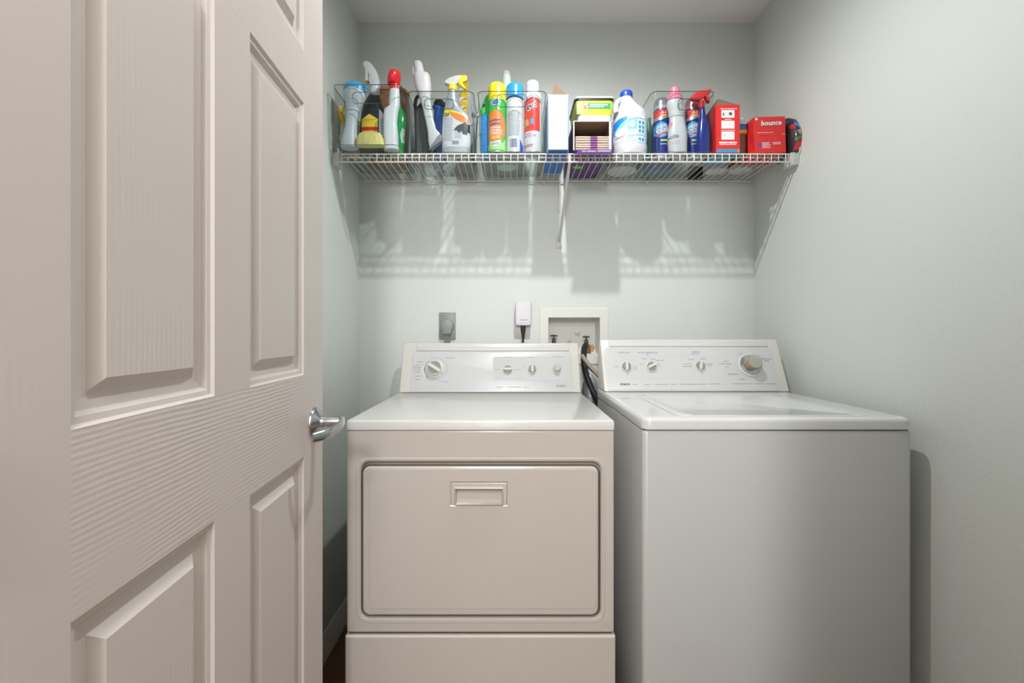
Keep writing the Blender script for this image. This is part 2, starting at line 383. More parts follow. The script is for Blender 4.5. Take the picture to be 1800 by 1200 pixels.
# ------------------------------------------------------------------ dryer
D0 = 1.254
dX0, dX1 = -.453, .285
def dq(px, py): return sx(px, D0), sz(py, D0)
def dryer():
    t = thing('dryer', 'cream white front loading clothes dryer with a wide drop door, left of the washer', 'dryer', ((dX0+dX1)/2, 1.58, 0))
    ox, oy, oz = t.location
    def pp(name, g, m, **k):
        k.setdefault('parent', t); par = k['parent']
        base = Vector(t.location)
        g.map(lambda v: v-base); return link(name, g, m, **k)
    zt = dq(0, 755.5)[1]; zk = dq(0, 1112)[1]
    # cabinet shell: sides, back and a front face with the door recess
    L = [rr(dX0, dX1, zk, zt, .006, D0, 6)]
    X0, Z0 = dq(634, 1087); X1, Z1 = dq(1056, 812)
    L = [rr(dX0+.0, dX1, zk, zt, .004, 1.92, 6), rr(dX0, dX1, zk, zt, .004, D0+.005, 6), rr(dX0+.0025, dX1-.0025, zk+.0025, zt-.0025, .004, D0+.001, 6), rr(dX0+.006, dX1-.006, zk+.006, zt-.006, .004, D0, 6),
         rr(X0-.012, X1+.012, Z0-.012, Z1+.012, .034, D0, 6), rr(X0-.010, X1+.010, Z0-.010, Z1+.010, .033, D0-.0015, 6), rr(X0-.004, X1+.004, Z0-.004, Z1+.004, .027, D0-.001, 6),
         rr(X0, X1, Z0, Z1, .024, D0+.004, 6), rr(X0, X1, Z0, Z1, .024, D0+.02, 6)]
    pp('cabinet', G().loops(L), ENAMD, angle=14)
    # drop door with a rounded edge
    X0, Z0 = dq(637.5, 1080.5); X1, Z1 = dq(1052, 819)
    HX0, HZ0 = dq(793, 886); HX1, HZ1 = dq(891, 847)
    L = [rr(X0, X1, Z0, Z1, .020, D0+.018, 6), rr(X0, X1, Z0, Z1, .020, D0+.003, 6), rr(X0+.0015, X1-.0015, Z0+.0015, Z1-.0015, .019, D0-.001, 6), rr(X0+.005, X1-.005, Z0+.005, Z1-.005, .016, D0-.003, 6),
         rr(X0+.019, X1-.006, Z0+.018, Z1-.007, .012, D0-.003, 6), rr(X0+.0205, X1-.007, Z0+.0195, Z1-.008, .012, D0-.0037, 6),
         rr(HX0-.004, HX1+.004, HZ0-.004, HZ1+.003, .002, D0-.0037, 6), rr(HX0, HX1, HZ0, HZ1, .0015, D0-.001, 6), rr(HX0, HX1, HZ0, HZ1, .0015, D0+.012, 6)]
    dd = pp('drop_door', G().loops(L), ENAMD, angle=14)
    gi, go = rr(X0+.006, X1-.006, Z0+.006, Z1-.006, .018, D0+.0035, 6), rr(X0-.0035, X1+.0035, Z0-.0035, Z1+.0035, .0225, D0+.0035, 6)
    pp('door_gap_shade', G().loops([gi, go], False, False), DARKGAP)  # dark ring added for the shade in the gap round the door
    # recessed pull: frame with a scoop
    a0, c0 = dq(801.5, 884); a1, c1 = dq(883, 857)
    L = [rr(HX0+.0005, HX1-.0005, HZ0+.0005, HZ1-.0005, .001, D0+.01, 2), rr(HX0+.0005, HX1-.0005, HZ0+.0005, HZ1-.0005, .001, D0-.004, 2), rr(HX0+.002, HX1-.002, HZ0+.002, HZ1-.002, .001, D0-.006, 2),
         rr(a0-.004, a1+.004, c0-.001, c1+.004, .001, D0-.006, 2), rr(a0-.001, a1+.001, c0, c1+.001, .001, D0-.012, 2), rr(a0, a1, c0, c1, .001, D0-.011, 2), rr(a0+.002, a1-.002, c0, c1+.003, .001, D0+.006, 2)]
    pp('pull_handle', G().loops(L), ENAMD, parent=t, angle=25)
    # lower front panel, a touch wider and proud of the cabinet
    L = [rr(dX0-.003, dX1+.003, .02, zk-.005, .004, 1.90, 4), rr(dX0-.003, dX1+.003, .02, zk-.005, .004, D0-.0, 4), rr(dX0, dX1, .023, zk-.009, .004, D0-.006, 4)]
    pp('toe_panel', G().loops(L), ENAMD, angle=14)
    pp('dark_seam', G().box(dX0+.006, dX1-.006, D0+.006, 1.90, zk-.006, zk+.001), DARKGAP)
    # top
    z0, z1 = zt+.001, .9155
    L = [rr(dX0, dX1, 1.249, 1.935, .006, z, 5, 'xy') for z in (z0, z1-.006)]+[rr(dX0+a, dX1-a, 1.249+a, 1.935-a, .008, z, 5, 'xy') for a, z in ((.001, z1-.003), (.003, z1-.001), (.006, z1))]
    pp('top_deck', G().loops(L), ENAMT, angle=60)
    # console
    f = Face(1.835, z1+.002, 1.918, sz(603, 1.918)); dy = f.v.y; 
    prof = [(1.835, z1+.001), (1.835+.0835*.97, f.o.z+(f.len*f.v.z)*.97), (1.920, sz(603, 1.918)+.001), (1.932, sz(603, 1.918)), (1.950, sz(603, 1.918)-.02), (1.955, z1+.001)]
    def ext(x0, x1, grow=0, inner=0):
        L = []
        for x in (x0, x1): L.append([(x, y, z) for y, z in prof])
        return G().loops(L)
    c = pp('console', ext(dX0+.002, dX1-.002), PLC, bevel=.004, seg=3)
    # recessed white face plate and the top trim moulding
    x0, v0 = f.uv(720, 690); x1, v1 = f.uv(1003, 619.5)
    x1b = f.uv(1006, 640)[0]
    o = f.surf(0, t.location)
    def plate(u0, u1, w0, w1, r, h, m, name, parent, rise=.0012):
        L = [[tuple(f.pt(a, b, hh)-Vector(t.location)) for a, _, b in rr(u0+i, u1-i, w0+i, w1-i, r, 0, 6)] for hh, i in ((-.001, 0), (h-rise*.4, 0), (h, rise))]
        return link(name, G().loops(L), m, parent)
    plate(x0, x1b, v0+.004, v1, .012, .0022, PANEL, 'face_plate', c)
    u0, w0 = f.uv(732, 616.5); u1, w1 = f.uv(1000, 606)
    plate(u0, u1, w0, f.len-.003, .003, .005, PLW, 'trim_strip', c, .003)
    u0, w0 = f.uv(866, 668); u1, w1 = f.uv(1001, 627)
    F2 = .0024+.0004
    SF = lambda h=F2: f.surf(h, t.location)
    decal('printed_zone', [G().add(*(lambda R: ([(x, 0, z) for x, _, z in R], [tuple(range(len(R)))]))(rr(u0, u1, w0, w1, .012, 0, 6)))], mat('pale_grey_zone', '#bcbfbe', .4), c, SF(F2-.0002))
    ink = []
    def tx(s, px, py, hpx, wpx=None, **k):
        u, v = f.uv(px, py); ink.append(text_g(s, hpx*.0024, u, v, wid=None if wpx is None else wpx*.0023, **k))
    tx('Timed Dry', 791, 629, 2.6, 17); tx('AUTO', 734, 642, 2.3, 8); tx('MOISTURE', 733, 646, 2.3, 13); tx('SENSING', 733, 650, 2.3, 12)
    tx('Air Dry', 782, 671, 2.6, 11); tx('KENMORE', 986, 678.5, 3.2, 16, bold=.02)
    for i, (px, py) in enumerate([(738, 636), (734, 654), (735, 661), (734, 667)]):
        u, v = f.uv(px, py); ink.append(lines_g(u-.012, u+.012, v-.0015, v+.0015, 1, .7, 0, i))
    for px, py, l in ((892, 627.5, 16), (934, 628, 10), (981, 627.5, 18), (874, 649.5, 9), (910, 650, 10), (920, 644, 4), (950, 644, 5), (878, 680.5, 12), (905, 680.5, 22), (925, 681, 10)):
        u, v = f.uv(px, py); ink.append(lines_g(u-l*.0012, u+l*.0012, v-.0013, v+.0013, 1, .7, 0, px))
    decal('lettering', ink, INKG, c, SF())
    # tick marks round the dial
    u, v = f.uv(765, 649); tk = []
    for i in range(40):
        a = math.radians(-70+i*7.2)
        if i > 32: continue
        r0, r1 = .047, .052+.002*(i % 4 == 0)
        ca, sa = math.cos(a), math.sin(a); wv = .0005
        tk.append(poly_g([(u+r0*ca-wv*sa, v+r0*sa+wv*ca), (u+r1*ca-wv*sa, v+r1*sa+wv*ca), (u+r1*ca+wv*sa, v+r1*sa-wv*ca), (u+r0*ca+wv*sa, v+r0*sa-wv*ca)]))
    decal('dial_marks', tk, INKG, c, SF())
    ring = [(u+r*math.cos(a), v+r*math.sin(a)) for r, a in [(.052, math.radians(120+i*5)) for i in range(24)]+[(.047, math.radians(235-i*5)) for i in range(24)]]
    decal('dial_band', poly_g(ring), INKB, c, SF(F2-.0001))
    # big dial: skirt + knob
    M = f.matrix(u, v, .0024, t.location)
    sk = link('timer_dial', on_face(G().lathe([(.040, 0), (.040, .003), (.034, .008), (.030, .009)], 48), M), PLW, t)
    link('dial_cap', on_face(G().lathe([(.029, .008), (.029, .020), (.0265, .022)], 40), M), GREYK, sk)
    link('dial_rim', on_face(G().loops([[(r*math.cos(2*math.pi*i/40), r*math.sin(2*math.pi*i/40), z) for i in range(40)] for r, z in ((.0305, .008), (.0305, .0215), (.0275, .0225), (.0275, .0215), (.029, .008))], False, False), M), PLC, sk)
    bar = G().loops([rr(-a, a, -.0275, .0275, .004, z, 4, 'xy') for a, z in ((.0085, .010), (.0085, .024), (.006, .029))]); Rm = Matrix.Rotation(math.radians(58), 4, 'Z'); bar.map(lambda p: Rm @ p)
    link('grip_bar', on_face(bar, M), PLC, sk)
    ln = G().box(-.0006, .0006, -.037, -.031, .006, .0088); Rn = Matrix.Rotation(math.radians(56), 4, 'Z'); ln.map(lambda p: Rn @ p)
    link('pointer_line', on_face(ln, M), BLACKP, sk)
    k = knob(t, f, 892.5, 650, .020, t.location, math.radians(88))
    k = knob(t, f, 935.5, 649, .019, t.location, 0, h=.016)
    u, v = f.uv(978.5, 648.5); M = f.matrix(u, v, .0024, t.location)
    b = link('push_button', on_face(G().lathe([(.019, 0), (.019, .004), (.016, .006), (.0145, .012), (.0145, .013)], 36), M), PLC, t)
    link('button_cap', on_face(G().lathe([(.0135, .012), (.0135, .021), (.0115, .0225), (.005, .0215)], 32), M), mat('grey_button', '#b0b0aa', .35), b)
    return t
dryer()

# ------------------------------------------------------------------ washer
W0 = 1.155
wX0, wX1 = .3364, 1.0215
def washer():
    t = thing('washing_machine', 'white top loading washing machine with large chrome faced dial, right of the dryer', 'washing machine', ((wX0+wX1)/2, 1.46, 0))
    base = Vector(t.location)
    def pp(name, g, m, **k):
        k.setdefault('parent', t); g.map(lambda v: v-base); return link(name, g, m, **k)
    zt = sz(757, W0)
    L = [rr(wX0, wX1, W0+.0015, 1.775, .012, z, 6, 'xy') for z in (.02, zt-.006)]+[rr(wX0+a, wX1-a, W0+.0015+a, 1.775-a, .011, z, 6, 'xy') for a, z in ((.002, zt-.002), (.006, zt))]
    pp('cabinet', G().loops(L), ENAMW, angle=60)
    pp('dark_seam', G().box(wX0+.005, wX1-.005, W0+.010, 1.76, zt-.001, zt+.0035), DARKGAP)
    z0, z1 = zt+.003, .9400
    sec = [(0, z0), (0, z1-.011), (.001, z1-.007), (.003, z1-.004), (.006, z1-.0018), (.011, z1-.0004), (.016, z1)]
    L = [rr(wX0+a-.001, wX1-a+.001, W0+a, 1.785-a, .022-a*.6, z, 6, 'xy') for a, z in sec]
    lx0, lx1, ly0, ly1 = .432, .930, 1.176, 1.572
    L += [rr(lx0-.004, lx1+.004, ly0-.004, ly1+.004, .03, z1, 6, 'xy'), rr(lx0-.001, lx1+.001, ly0-.001, ly1+.001, .028, z1-.003, 6, 'xy')]
    top = pp('top_deck', G().loops(L), ENAM, angle=24)
    z2 = z1+.0012
    L = [rr(lx0, lx1, ly0, ly1, .027, z1-.0025, 6, 'xy'), rr(lx0, lx1, ly0, ly1, .027, z2-.001, 6, 'xy'), rr(lx0+.002, lx1-.002, ly0+.002, ly1-.002, .026, z2, 6, 'xy'),
         rr(lx0+.03, lx1-.03, ly0+.03, ly1-.02, .03, z2, 6, 'xy'), rr(lx0+.034, lx1-.034, ly0+.034, ly1-.024, .028, z2-.0015, 6, 'xy')]
    pp('lid', G().loops(L), ENAM, angle=24)
    # console
    y0, y1 = 1.668, 1.753; zt1 = 1.1305
    f = Face(y0, z1+.002, y1, zt1)
    prof = [(y0, z1+.001), (y0+(y1-y0)*.97, z1+.001+(zt1-z1)*.97), (y1+.002, zt1+.001), (y1+.014, zt1), (1.79, zt1-.02), (1.80, z1-.15), (1.787, z1-.15), (1.787, z1+.001)]
    g = G().loops([[(x, y, z) for y, z in prof] for x in (wX0+.0065, wX1+.001)])
    c = pp('console', g, PLC, bevel=.004, seg=3)
    def plate(pts, h, m, name, parent, rise=.0012, r=.01):
        (ua, wa), (ub, wb) = pts
        L = [[tuple(f.pt(a, b, hh)-base) for a, _, b in rr(ua+i, ub-i, wa+i, wb-i, r, 0, 6)] for hh, i in ((-.001, 0), (h-rise*.4, 0), (h, rise))]
        return link(name, G().loops(L), m, parent)
    a = f.uv(1068, 684)[0]; b = f.uv(1372, 684)[0]; v1 = f.uv(1200, 611.5)[1]
    plate(((a, .003), (b, v1)), .0022, PANEL, 'face_plate', c)
    u0, w0 = f.uv(1072, 609); u1, w1 = f.uv(1347, 600)
    plate(((u0-.004, w0), (u1, f.len-.003)), .005, PLW, 'trim_strip', c, .003, .003)
    F2 = .0028
    SF = lambda h=F2: f.surf(h, base)
    # thin outline round the small knobs
    a0, b0 = f.uv(1079, 664); a1, b1 = f.uv(1257, 625)
    ro = rr(a0, a1, b0, b1, .018, 0, 8); ri = rr(a0+.0007, a1-.0007, b0+.0007, b1-.0007, .0175, 0, 8); n = len(ro)
    gz = G().add(ro+ri, [(i, (i+1) % n, n+(i+1) % n, n+i) for i in range(n)])
    decal('outline', gz, INKL, c, SF())
    ink, dark = [], []
    K = W0
    def tx(lst, s, px, py, hpx, wpx=None, **k):
        u, v = f.uv(px, py); lst.append(text_g(s, hpx*.00225, u, v, wid=None if wpx is None else wpx*.0021, **k))
    tx(ink, 'WATER LEVEL', 1096, 620, 2.5, 22); tx(ink, 'WATER TEMPERATURE', 1138, 620, 2.5, 36); tx(ink, 'SPEEDS', 1222.5, 619, 2.5, 13)
    tx(ink, 'ULTRA CLEAN', 1273.5, 639.5, 2.5, 23); tx(ink, 'PERMANENT', 1347, 631, 2.5, 18); tx(ink, 'PRESS', 1347, 634.8, 2.5, 9)
    tx(ink, 'PREWASH', 1287.5, 658, 2.5, 17); tx(ink, 'SOAK', 1304.5, 666.5, 2.5, 9)
    tx(dark, 'KENMORE', 1098.5, 675.5, 3.6, 17, bold=.02)
    for px, py, l in ((1138, 623.5, 6), (1222, 622.5, 14), (1083, 644.5, 8), (1116, 645, 7), (1116, 649, 7), (1132, 631, 7), (1127, 640, 6), (1148, 631.5, 8), (1160, 633.5, 15), (1157, 640, 5), (1157, 643, 6),
                     (1214, 631.5, 10), (1208, 640, 14), (1208, 644, 16), (1236, 631, 10), (1245, 640, 14), (1247, 643, 8), (1275, 635, 8), (1277, 645, 8), (1302, 622, 6), (1313, 622, 6), (1330, 625, 6),
                     (1116, 676, 10), (1138, 676, 12), (1162, 676, 22), (1184, 675.5, 10), (1218, 675.5, 44), (1257, 675, 20), (1304, 674.5, 34), (1335, 674.5, 16), (1355, 674.5, 16)):
        u, v = f.uv(px, py); ink.append(lines_g(u-l*.00108, u+l*.00108, v-.0012, v+.0012, 1, .7, 0, int(px+py)))
    decal('lettering', ink, INKG, c, SF()); decal('badge', dark, INKD, c, SF())
    u, v = f.uv(1318.5, 642)
    tk = []
    for i in range(48):
        an = math.radians(-60+i*6.6); r0, r1 = .053, .060
        ca, sa = math.cos(an), math.sin(an); wv = .0006 if 12 < i < 26 else .0003
        tk.append(poly_g([(u+r0*ca-wv*sa, v+r0*sa+wv*ca), (u+r1*ca-wv*sa, v+r1*sa+wv*ca), (u+r1*ca+wv*sa, v+r1*sa-wv*ca), (u+r0*ca+wv*sa, v+r0*sa-wv*ca)]))
    decal('dial_marks', tk, INKL, c, SF())
    M = f.matrix(u, v, .0024, base)
    sk = link('cycle_dial', on_face(G().lathe([(.046, 0), (.046, .003), (.042, .005), (.040, .005)], 56), M), PLW, t)
    link('dial_disc', on_face(G().lathe([(.0405, .004), (.038, .008), (.026, .012)], 56), M), CHROME, sk)
    link('dial_barrel', on_face(G().lathe([(.024, .010), (.025, .026), (.027, .029), (.027, .037), (.025, .040)], 48), M), mat('aged_tan_plastic', '#a3906f', .4), sk, label='yellowed tan barrel of the dial')
    link('dial_face', on_face(G().lathe([(.0245, .0395), (.024, .0415), (.021, .042)], 48), M), mat('brushed_chrome', '#c9c8c0', .3, 1, bump=(60, .3, .0005, (1, 12, 1))), sk)
    knob(t, f, 1100.5, 644.5, .0195, base, math.radians(-4))
    knob(t, f, 1144.5, 644.5, .0195, base, math.radians(-62))
    knob(t, f, 1230, 643.5, .0195, base, math.radians(-14))
    return t
washer()

# ------------------------------------------------------------------ wire shelf
SZ = 1.826; SD0 = 1.692                                    # top of the deck, front edge
def shelf():
    t = thing('wire_shelf', 'white coated wire shelf running wall to wall, holding the cleaning products', 'shelf', ((XL+XR)/2, SD0, SZ))
    b = Vector(t.location)
    def pp(name, g, m=WIRE, **k):
        k.setdefault('parent', t); g.map(lambda v: v-b); return link(name, g, m, **k)
    x0, x1 = XL+.028, XR-.028
    r = .0017; g = G(); y = SD0; zb = sz(284, SD0)
    xs = []
    x = x0+.008
    while x < x1-.004: xs.append(x); x += .0262
    for x in xs:
        pts = [(x, WB-.012, SZ-r), (x, y+.006, SZ-r), (x, y+.001, SZ-r-.002), (x, y, SZ-.007), (x, y, zb+.002)]
        g.tube(pts, r, 6)
    pp('wire_deck', g)
    g = G()
    g.tube([(x0-.006, y+.0035, SZ-.004), (x1+.006, y+.0035, SZ-.004)], .0028, 8)
    g.tube([(x0-.006, y+.0035, zb), (x1+.006, y+.0035, zb)], .003, 8)
    for yy in (WB-.014, SD0+.03): g.tube([(x0-.006, yy, SZ-.0065), (x1+.006, yy, SZ-.0065)], .003, 8)
    pp('long_rods', g)
    # end brackets, screwed to the side walls
    for s in (-1, 1):
        xa = XL+.0005 if s < 0 else XR-.0005; xi = x0-.001 if s < 0 else x1+.001
        q0, q1 = min(xa, xi), max(xa, xi)
        g = G().box(q0, q1, y-.004, y+.05, SZ-.046, SZ+.001)
        w0, w1 = (xa, xa+.004) if s < 0 else (xa-.004, xa)
        g2 = G().loops([[(xx, y-.02+dy, SZ+dz) for dy, dz in ((0, .012), (.012, .022), (.03, .016), (.07, .0), (.07, -.046), (.016, -.046), (.010, -.01), (0, .0))] for xx in (w0, w1)])
        e = pp('end_bracket', g, PLW, bevel=.003)
        g2.map(lambda v: v-b); link('wall_plate', g2, PLW, e, bevel=.001)
        sc = G().lathe([(.003, 0), (.003, .0015)], 12); sc.map(lambda v: Vector((w1+v.z if s < 0 else w0-v.z, y-.008+v.x, SZ+.010+v.y))-b)
        link('screw', sc, mat('screw_steel', '#8a8a86', .3, 1), e)
    # diagonal brace
    bxp = sx(1000, SD0)+.003; wx = sx(983, WB)
    g = G()
    a = Vector((bxp, SD0+.004, zb-.001)); c = Vector((wx, WB-.006, sz(425, WB)))
    n = (c-a).normalized(); q = Vector((1, 0, 0)); v = n.cross(q).normalized()
    L = []
    for p, w_ in ((a+Vector((0, 0, .03)), .0045), (a, .005), (a+n*.05, .0055), (c-n*.05, .005), (c, .006)):
        L.append([tuple(p+q*i*w_+v*j*.004) for i, j in ((-1, -1), (1, -1), (1, 1), (-1, 1))])
    g.loops(L)
    e = pp('support_brace', g, PLW, bevel=.0012)
    g = G().prism([(wx-.012, sz(437, WB)), (wx+.010, sz(437, WB)), (wx+.010, sz(428, WB)), (wx+.004, sz(415, WB)), (wx-.004, sz(415, WB)), (wx-.012, sz(428, WB))], WB-.005, WB-.0005)
    g.map(lambda v: v-b); link('brace_foot', g, PLW, e, bevel=.0008)
    g = G().lathe([(.003, 0), (.003, .002)], 12); g.map(lambda v: Vector((wx+v.x, WB-.006-v.z, sz(432, WB)+v.y))-b); link('screw', g, MATS['screw_steel'], e)
    g = G().box(wx-.004, wx+.004, WB-.006, WB-.001, sz(372, WB), SZ-.012); g.map(lambda v: v-b); link('brace_strip', g, PLW, e, bevel=.001)
    CL = mat('beige_clip', '#d8d0c0', .5)
    for px in (707, 833, 955, 1068, 1136, 1261):
        x = sx(px, WB); pp('wall_clip', G().lathe([(.006, -.013), (.0075, -.010), (.006, 0), (.004, .008)], 12, (x, WB-.009, SZ-.006)), CL)
shelf()

# ------------------------------------------------------------------ things on the wall
def wall_things():
    # dryer outlet
    x0, x1 = sx(772, WB), sx(801, WB); z0, z1 = sz(596.5, WB), sz(549, WB)
    GR = mat('grey_outlet_plastic', '#8b8f8d', .4)
    t = thing('dryer_outlet', 'grey dryer power outlet plate on the wall behind the dryer', 'outlet', ((x0+x1)/2, WB, z0)); b = Vector(t.location)
    g = G().box(x0, x1, WB-.006, WB-.0005, z0, z1); g.map(lambda v: v-b); link('plate', g, GR, t, bevel=.002)
    g = G().lathe([(.003, 0), (.003, .0016)], 12); xx = (x0+x1)/2; g.map(lambda v: Vector((xx+v.x, WB-.006-v.z, z1-.009+v.y))-b); link('screw', g, CHROME, t)
    px, pz = sx(787, WB), sz(572, WB)
    t = thing('dryer_plug', 'grey round headed power plug pushed into the grey dryer outlet', 'plug', (px, WB-.006, pz)); b = Vector(t.location)
    prof = [(px+.028*math.cos(a), pz+.028*math.sin(a)) for a in [math.radians(-20+i*11) for i in range(21)]]+[(px-.016, pz-.040), (px+.016, pz-.040)]
    L = []
    for k, yy in ((1, WB-.0065), (1, WB-.026), (.9, WB-.031), (.6, WB-.033)): L.append([(px+(x-px)*k, yy, pz+(z-pz)*k) for x, z in prof])
    g = G().loops(L); g.map(lambda v: v-b); link('plug_body', g, GR, t)
    g = G()
    for dx in (-.009, 0, .009): g.tube([(px+dx, WB-.018, pz-.036), (px+dx, WB-.018, pz-.09), (px+dx, WB-.022, pz-.25)], .0052, 10)
    g.map(lambda v: v-b); link('power_cord', g, mat('grey_cord', '#7c8280', .4), t)
    # washer outlet
    x0, x1 = sx(904, WB), sx(932, WB); z0, z1 = sz(594, WB), sz(548, WB)
    t = thing('wall_outlet', 'white duplex outlet plate half hidden by the plugged in white adapter', 'outlet', ((x0+x1)/2, WB, z0)); b = Vector(t.location)
    g = G().box(x0, x1, WB-.005, WB-.0005, z0, z1); g.map(lambda v: v-b); link('plate', g, PLW, t, bevel=.002)
    g = G().box(x0+.018, x1-.018, WB-.0075, WB-.005, z0+.012, z0+.045); g.map(lambda v: v-b); link('socket', g, PLC, t, bevel=.002)
    d = WB-.04
    x0, x1 = sx(906, d), sx(934, d); z0, z1 = sz(572, d), sz(528.5, d)
    t = thing('plug_in_adapter', 'white rounded block plugged into the wall outlet above the dryer console', 'adapter', ((x0+x1)/2, WB-.006, z0)); b = Vector(t.location)
    L = [rr(x0, x1, z0, z1, .012, yy) for yy in (WB-.0085, d+.004)]+[rr(x0+.003, x1-.003, z0+.003, z1-.003, .010, d), rr(x0+.007, x1-.007, z0+.010, z1-.005, .006, d), rr(x0+.008, x1-.008, z0+.011, z1-.006, .005, d-.002)]
    g = G().loops(L); g.map(lambda v: v-b); o = link('housing', g, mat('bright_white_plastic', '#d6d4da', .3), t)
    decal('lettering', lines_g(sx(914, d), sx(927, d), sz(563, d), sz(561.4, d), 1, .8, 0, 3), INKG, o, lambda x, z: Vector((x, d-.0025, z))-b)
    cx = sx(919.5, WB-.02)
    t = thing('washer_power_plug', 'black plug and cord hanging below the white plug-in block', 'plug', (cx, WB-.02, sz(573, WB-.02))); b = Vector(t.location)
    g = G().loft([(sz(572.5, WB), cx, .011, .009, 3), (sz(580, WB), cx, .011, .009, 3), (sz(588, WB), cx, .007, .006, 2), (sz(594, WB), cx, .0055, .005, 2)], 20, WB-.02); g.map(lambda v: v-b); p = link('plug_body', g, RUBBER, t)
    g = G().tube(spline([(cx, WB-.02, sz(592, WB)), (cx-.001, WB-.02, sz(604, WB)), (cx-.006, WB-.02, 1.0), (cx, WB-.02, .9)]), .0048, 10); g.map(lambda v: v-b); link('power_cord', g, RUBBER, t)
    # recessed washer box
    ox0, ox1, oz0, oz1 = sx(948, WB), sx(1069, WB), 1.02, sz(541.5, WB)
    ix0, ix1, iz0, iz1 = sx(964, WB), sx(1054, WB), 1.065, sz(558, WB)
    BX = mat('outlet_box_plastic', '#dcdcd6', .45)
    t = thing('washer_outlet_box', 'white recessed washing machine valve box in the wall, rust stained inside', 'outlet box', ((ox0+ox1)/2, WB, oz0)); b = Vector(t.location)
    L = [rr(ox0, ox1, oz0, oz1, .003, WB-.0005, 3), rr(ox0, ox1, oz0, oz1, .003, WB-.004, 3), rr(ox0+.002, ox1-.002, oz0+.002, oz1-.002, .002, WB-.006, 3), rr(ix0-.001, ix1+.001, iz0-.001, iz1+.001, .002, WB-.006, 3), rr(ix0, ix1, iz0, iz1, .002, WB-.004, 3),
         rr(ix0, ix1, iz0, iz1, .002, WB+.01, 3), rr(ix0+.004, ix1-.004, iz0, iz1-.004, .008, WB+.085, 3)]
    g = G().loops(L, False, True); g.map(lambda v: v-b); fr = link('box_frame', g, BX, t, angle=25)
    RU = mat('rust_stain', '#b39a6c', .8, mottle=.2, mscale=90)
    RU2 = mat('faint_rust_stain', '#cdc0a2', .8, mottle=.15, mscale=60)
    def back(x, z): return Vector((x, WB+.0842, z))-b
    def blob(px, py, a, bb, seed, rot=0):
        r = random.Random(seed); dd = WB+.084; n = 26
        ca, sa = math.cos(rot), math.sin(rot); pts = []
        for i in range(n):
            tt = 2*math.pi*i/n; k = r.uniform(.65, 1.15); u, v = a*k*math.cos(tt), bb*k*math.sin(tt)
            pts.append((sx(px, dd)+u*ca-v*sa, sz(py, dd)+u*sa+v*ca))
        return poly_g(pts)
    decal('rust_stain', blob(1015, 588, .013, .007, 1, -.5), RU2, t, back); decal('rust_stain', blob(1001, 600, .010, .006, 2, .3), RU2, t, back)
    decal('rust_stain', blob(1018, 585, .005, .0025, 4, -.7), RU, t, back); decal('rust_stain', blob(1041, 612, .012, .018, 6), RU, t, back)
    # two valves with blue wheels
    BR = mat('old_brass', '#54412e', .5, .6, mottle=.4, mscale=120); BL = mat('dark_blue_handle', '#26344e', .4)
    for px, label, st in ((973.5, 'dark blue handled water valve at the left of the valve box', 0), (1030.5, 'corroded water valve with dark blue handle, feeding the black hose', 1)):
        dd = WB+.04; x = sx(px, dd); zh = sz(592, dd) if st else sz(590, dd)
        v = thing('water_valve', label, 'valve', (x, dd, zh)); bb = Vector(v.location)
        g = G()
        for k in range(5):
            a = 2*math.pi*k/5+.3; g.lathe([(.005, -.003), (.0058, 0), (.005, .003)], 12, (.0115*math.cos(a), .0115*math.sin(a), 0))
        g.lathe([(.0105, -.003), (.012, 0), (.0105, .003), (.006, .005)], 20)
        link('valve_handle', g, BL, v)
        link('valve_stem', G().lathe([(.003, .002), (.003, -.012), (.007, -.013), (.008, -.022), (.0095, -.024), (.0095, -.032), (.007, -.034)], 16), BR, v)
        if st: link('valve_body', G().loft([(-.032, .001, .013, .012, 2), (-.04, .002, .016, .014, 2.4), (-.07, .006, .015, .013, 2.2), (-.085, .008, .010, .010, 2)], 20), mat('corroded_orange', '#7e5a36', .8, mottle=.5, mscale=150, bump=(200, .8, .002, (1, 1, 1))), v)
        else: link('valve_body', G().loft([(-.032, 0, .011, .011, 2), (-.075, 0, .012, .012, 2)], 20), BR, v)
    # drain port block in the lower right of the box
    g = G().box(sx(1031, WB), sx(1052, WB), WB+.004, WB+.07, sz(647, WB), sz(629.5, WB)); bb = Vector((sx(1042, WB), WB, sz(648, WB))); g.map(lambda v: v-bb)
    o = link('drain_port', g, mat('stained_white_plastic', '#e2ddd0', .5, mottle=.1, mscale=40), None, bevel=.003); o.location = bb; tag(o, 'stained white drain port block low in the valve box', 'drain port')
    # hoses
    def hose(name, pts, r, m, label, cat='hose', rib=0):
        P_ = spline(pts, 10); o0 = Vector(pts[0]); rs = [r*(1+rib*(i % 2)) for i in range(len(P_))]
        g = G().tube([p-o0 for p in P_], rs if rib else r, 14); o = link(name, g, m); o.location = o0; tag(o, label, cat); return o
    hose('water_hose', [P(1029, 607, WB+.03), P(1026.5, 615, WB-.003), P(1026.5, 634, 1.945), P(1030, 655, 1.912), P(1039, 680, 1.895), P(1051, 705, 1.885), P(1064, 732, 1.885)], .0125, RUBBER, 'thick black rubber water hose curving down behind the washer')
    hose('water_hose', [P(1024, 630, 1.895), P(1037, 645, 1.86), P(1056, 664, 1.84), P(1072, 684, 1.84)], .009, mat('worn_black_rubber', '#2c2b29', .45), 'thinner black hose slanting from the dryer console to the washer')
    hose('drain_hose', [P(1023, 624, 1.855), P(1034, 639, 1.83), P(1046, 653, 1.82), P(1056, 664, 1.815)], .0075, mat('grey_brown_hose', '#8f887c', .4), 'grey brown drain hose crossing in front of the black hoses')
    du = []
    for i in range(60):
        k = i/59; du.append((.336+.003*math.sin(k*2.2), 1.946, .15+.83*k))
    P_ = [Vector(p) for p in du]; rs = [.036*(1-.05*(i % 2))*(1 if i < 54 else (1-((i-53)/6.3)**2)**.5) for i in range(60)]
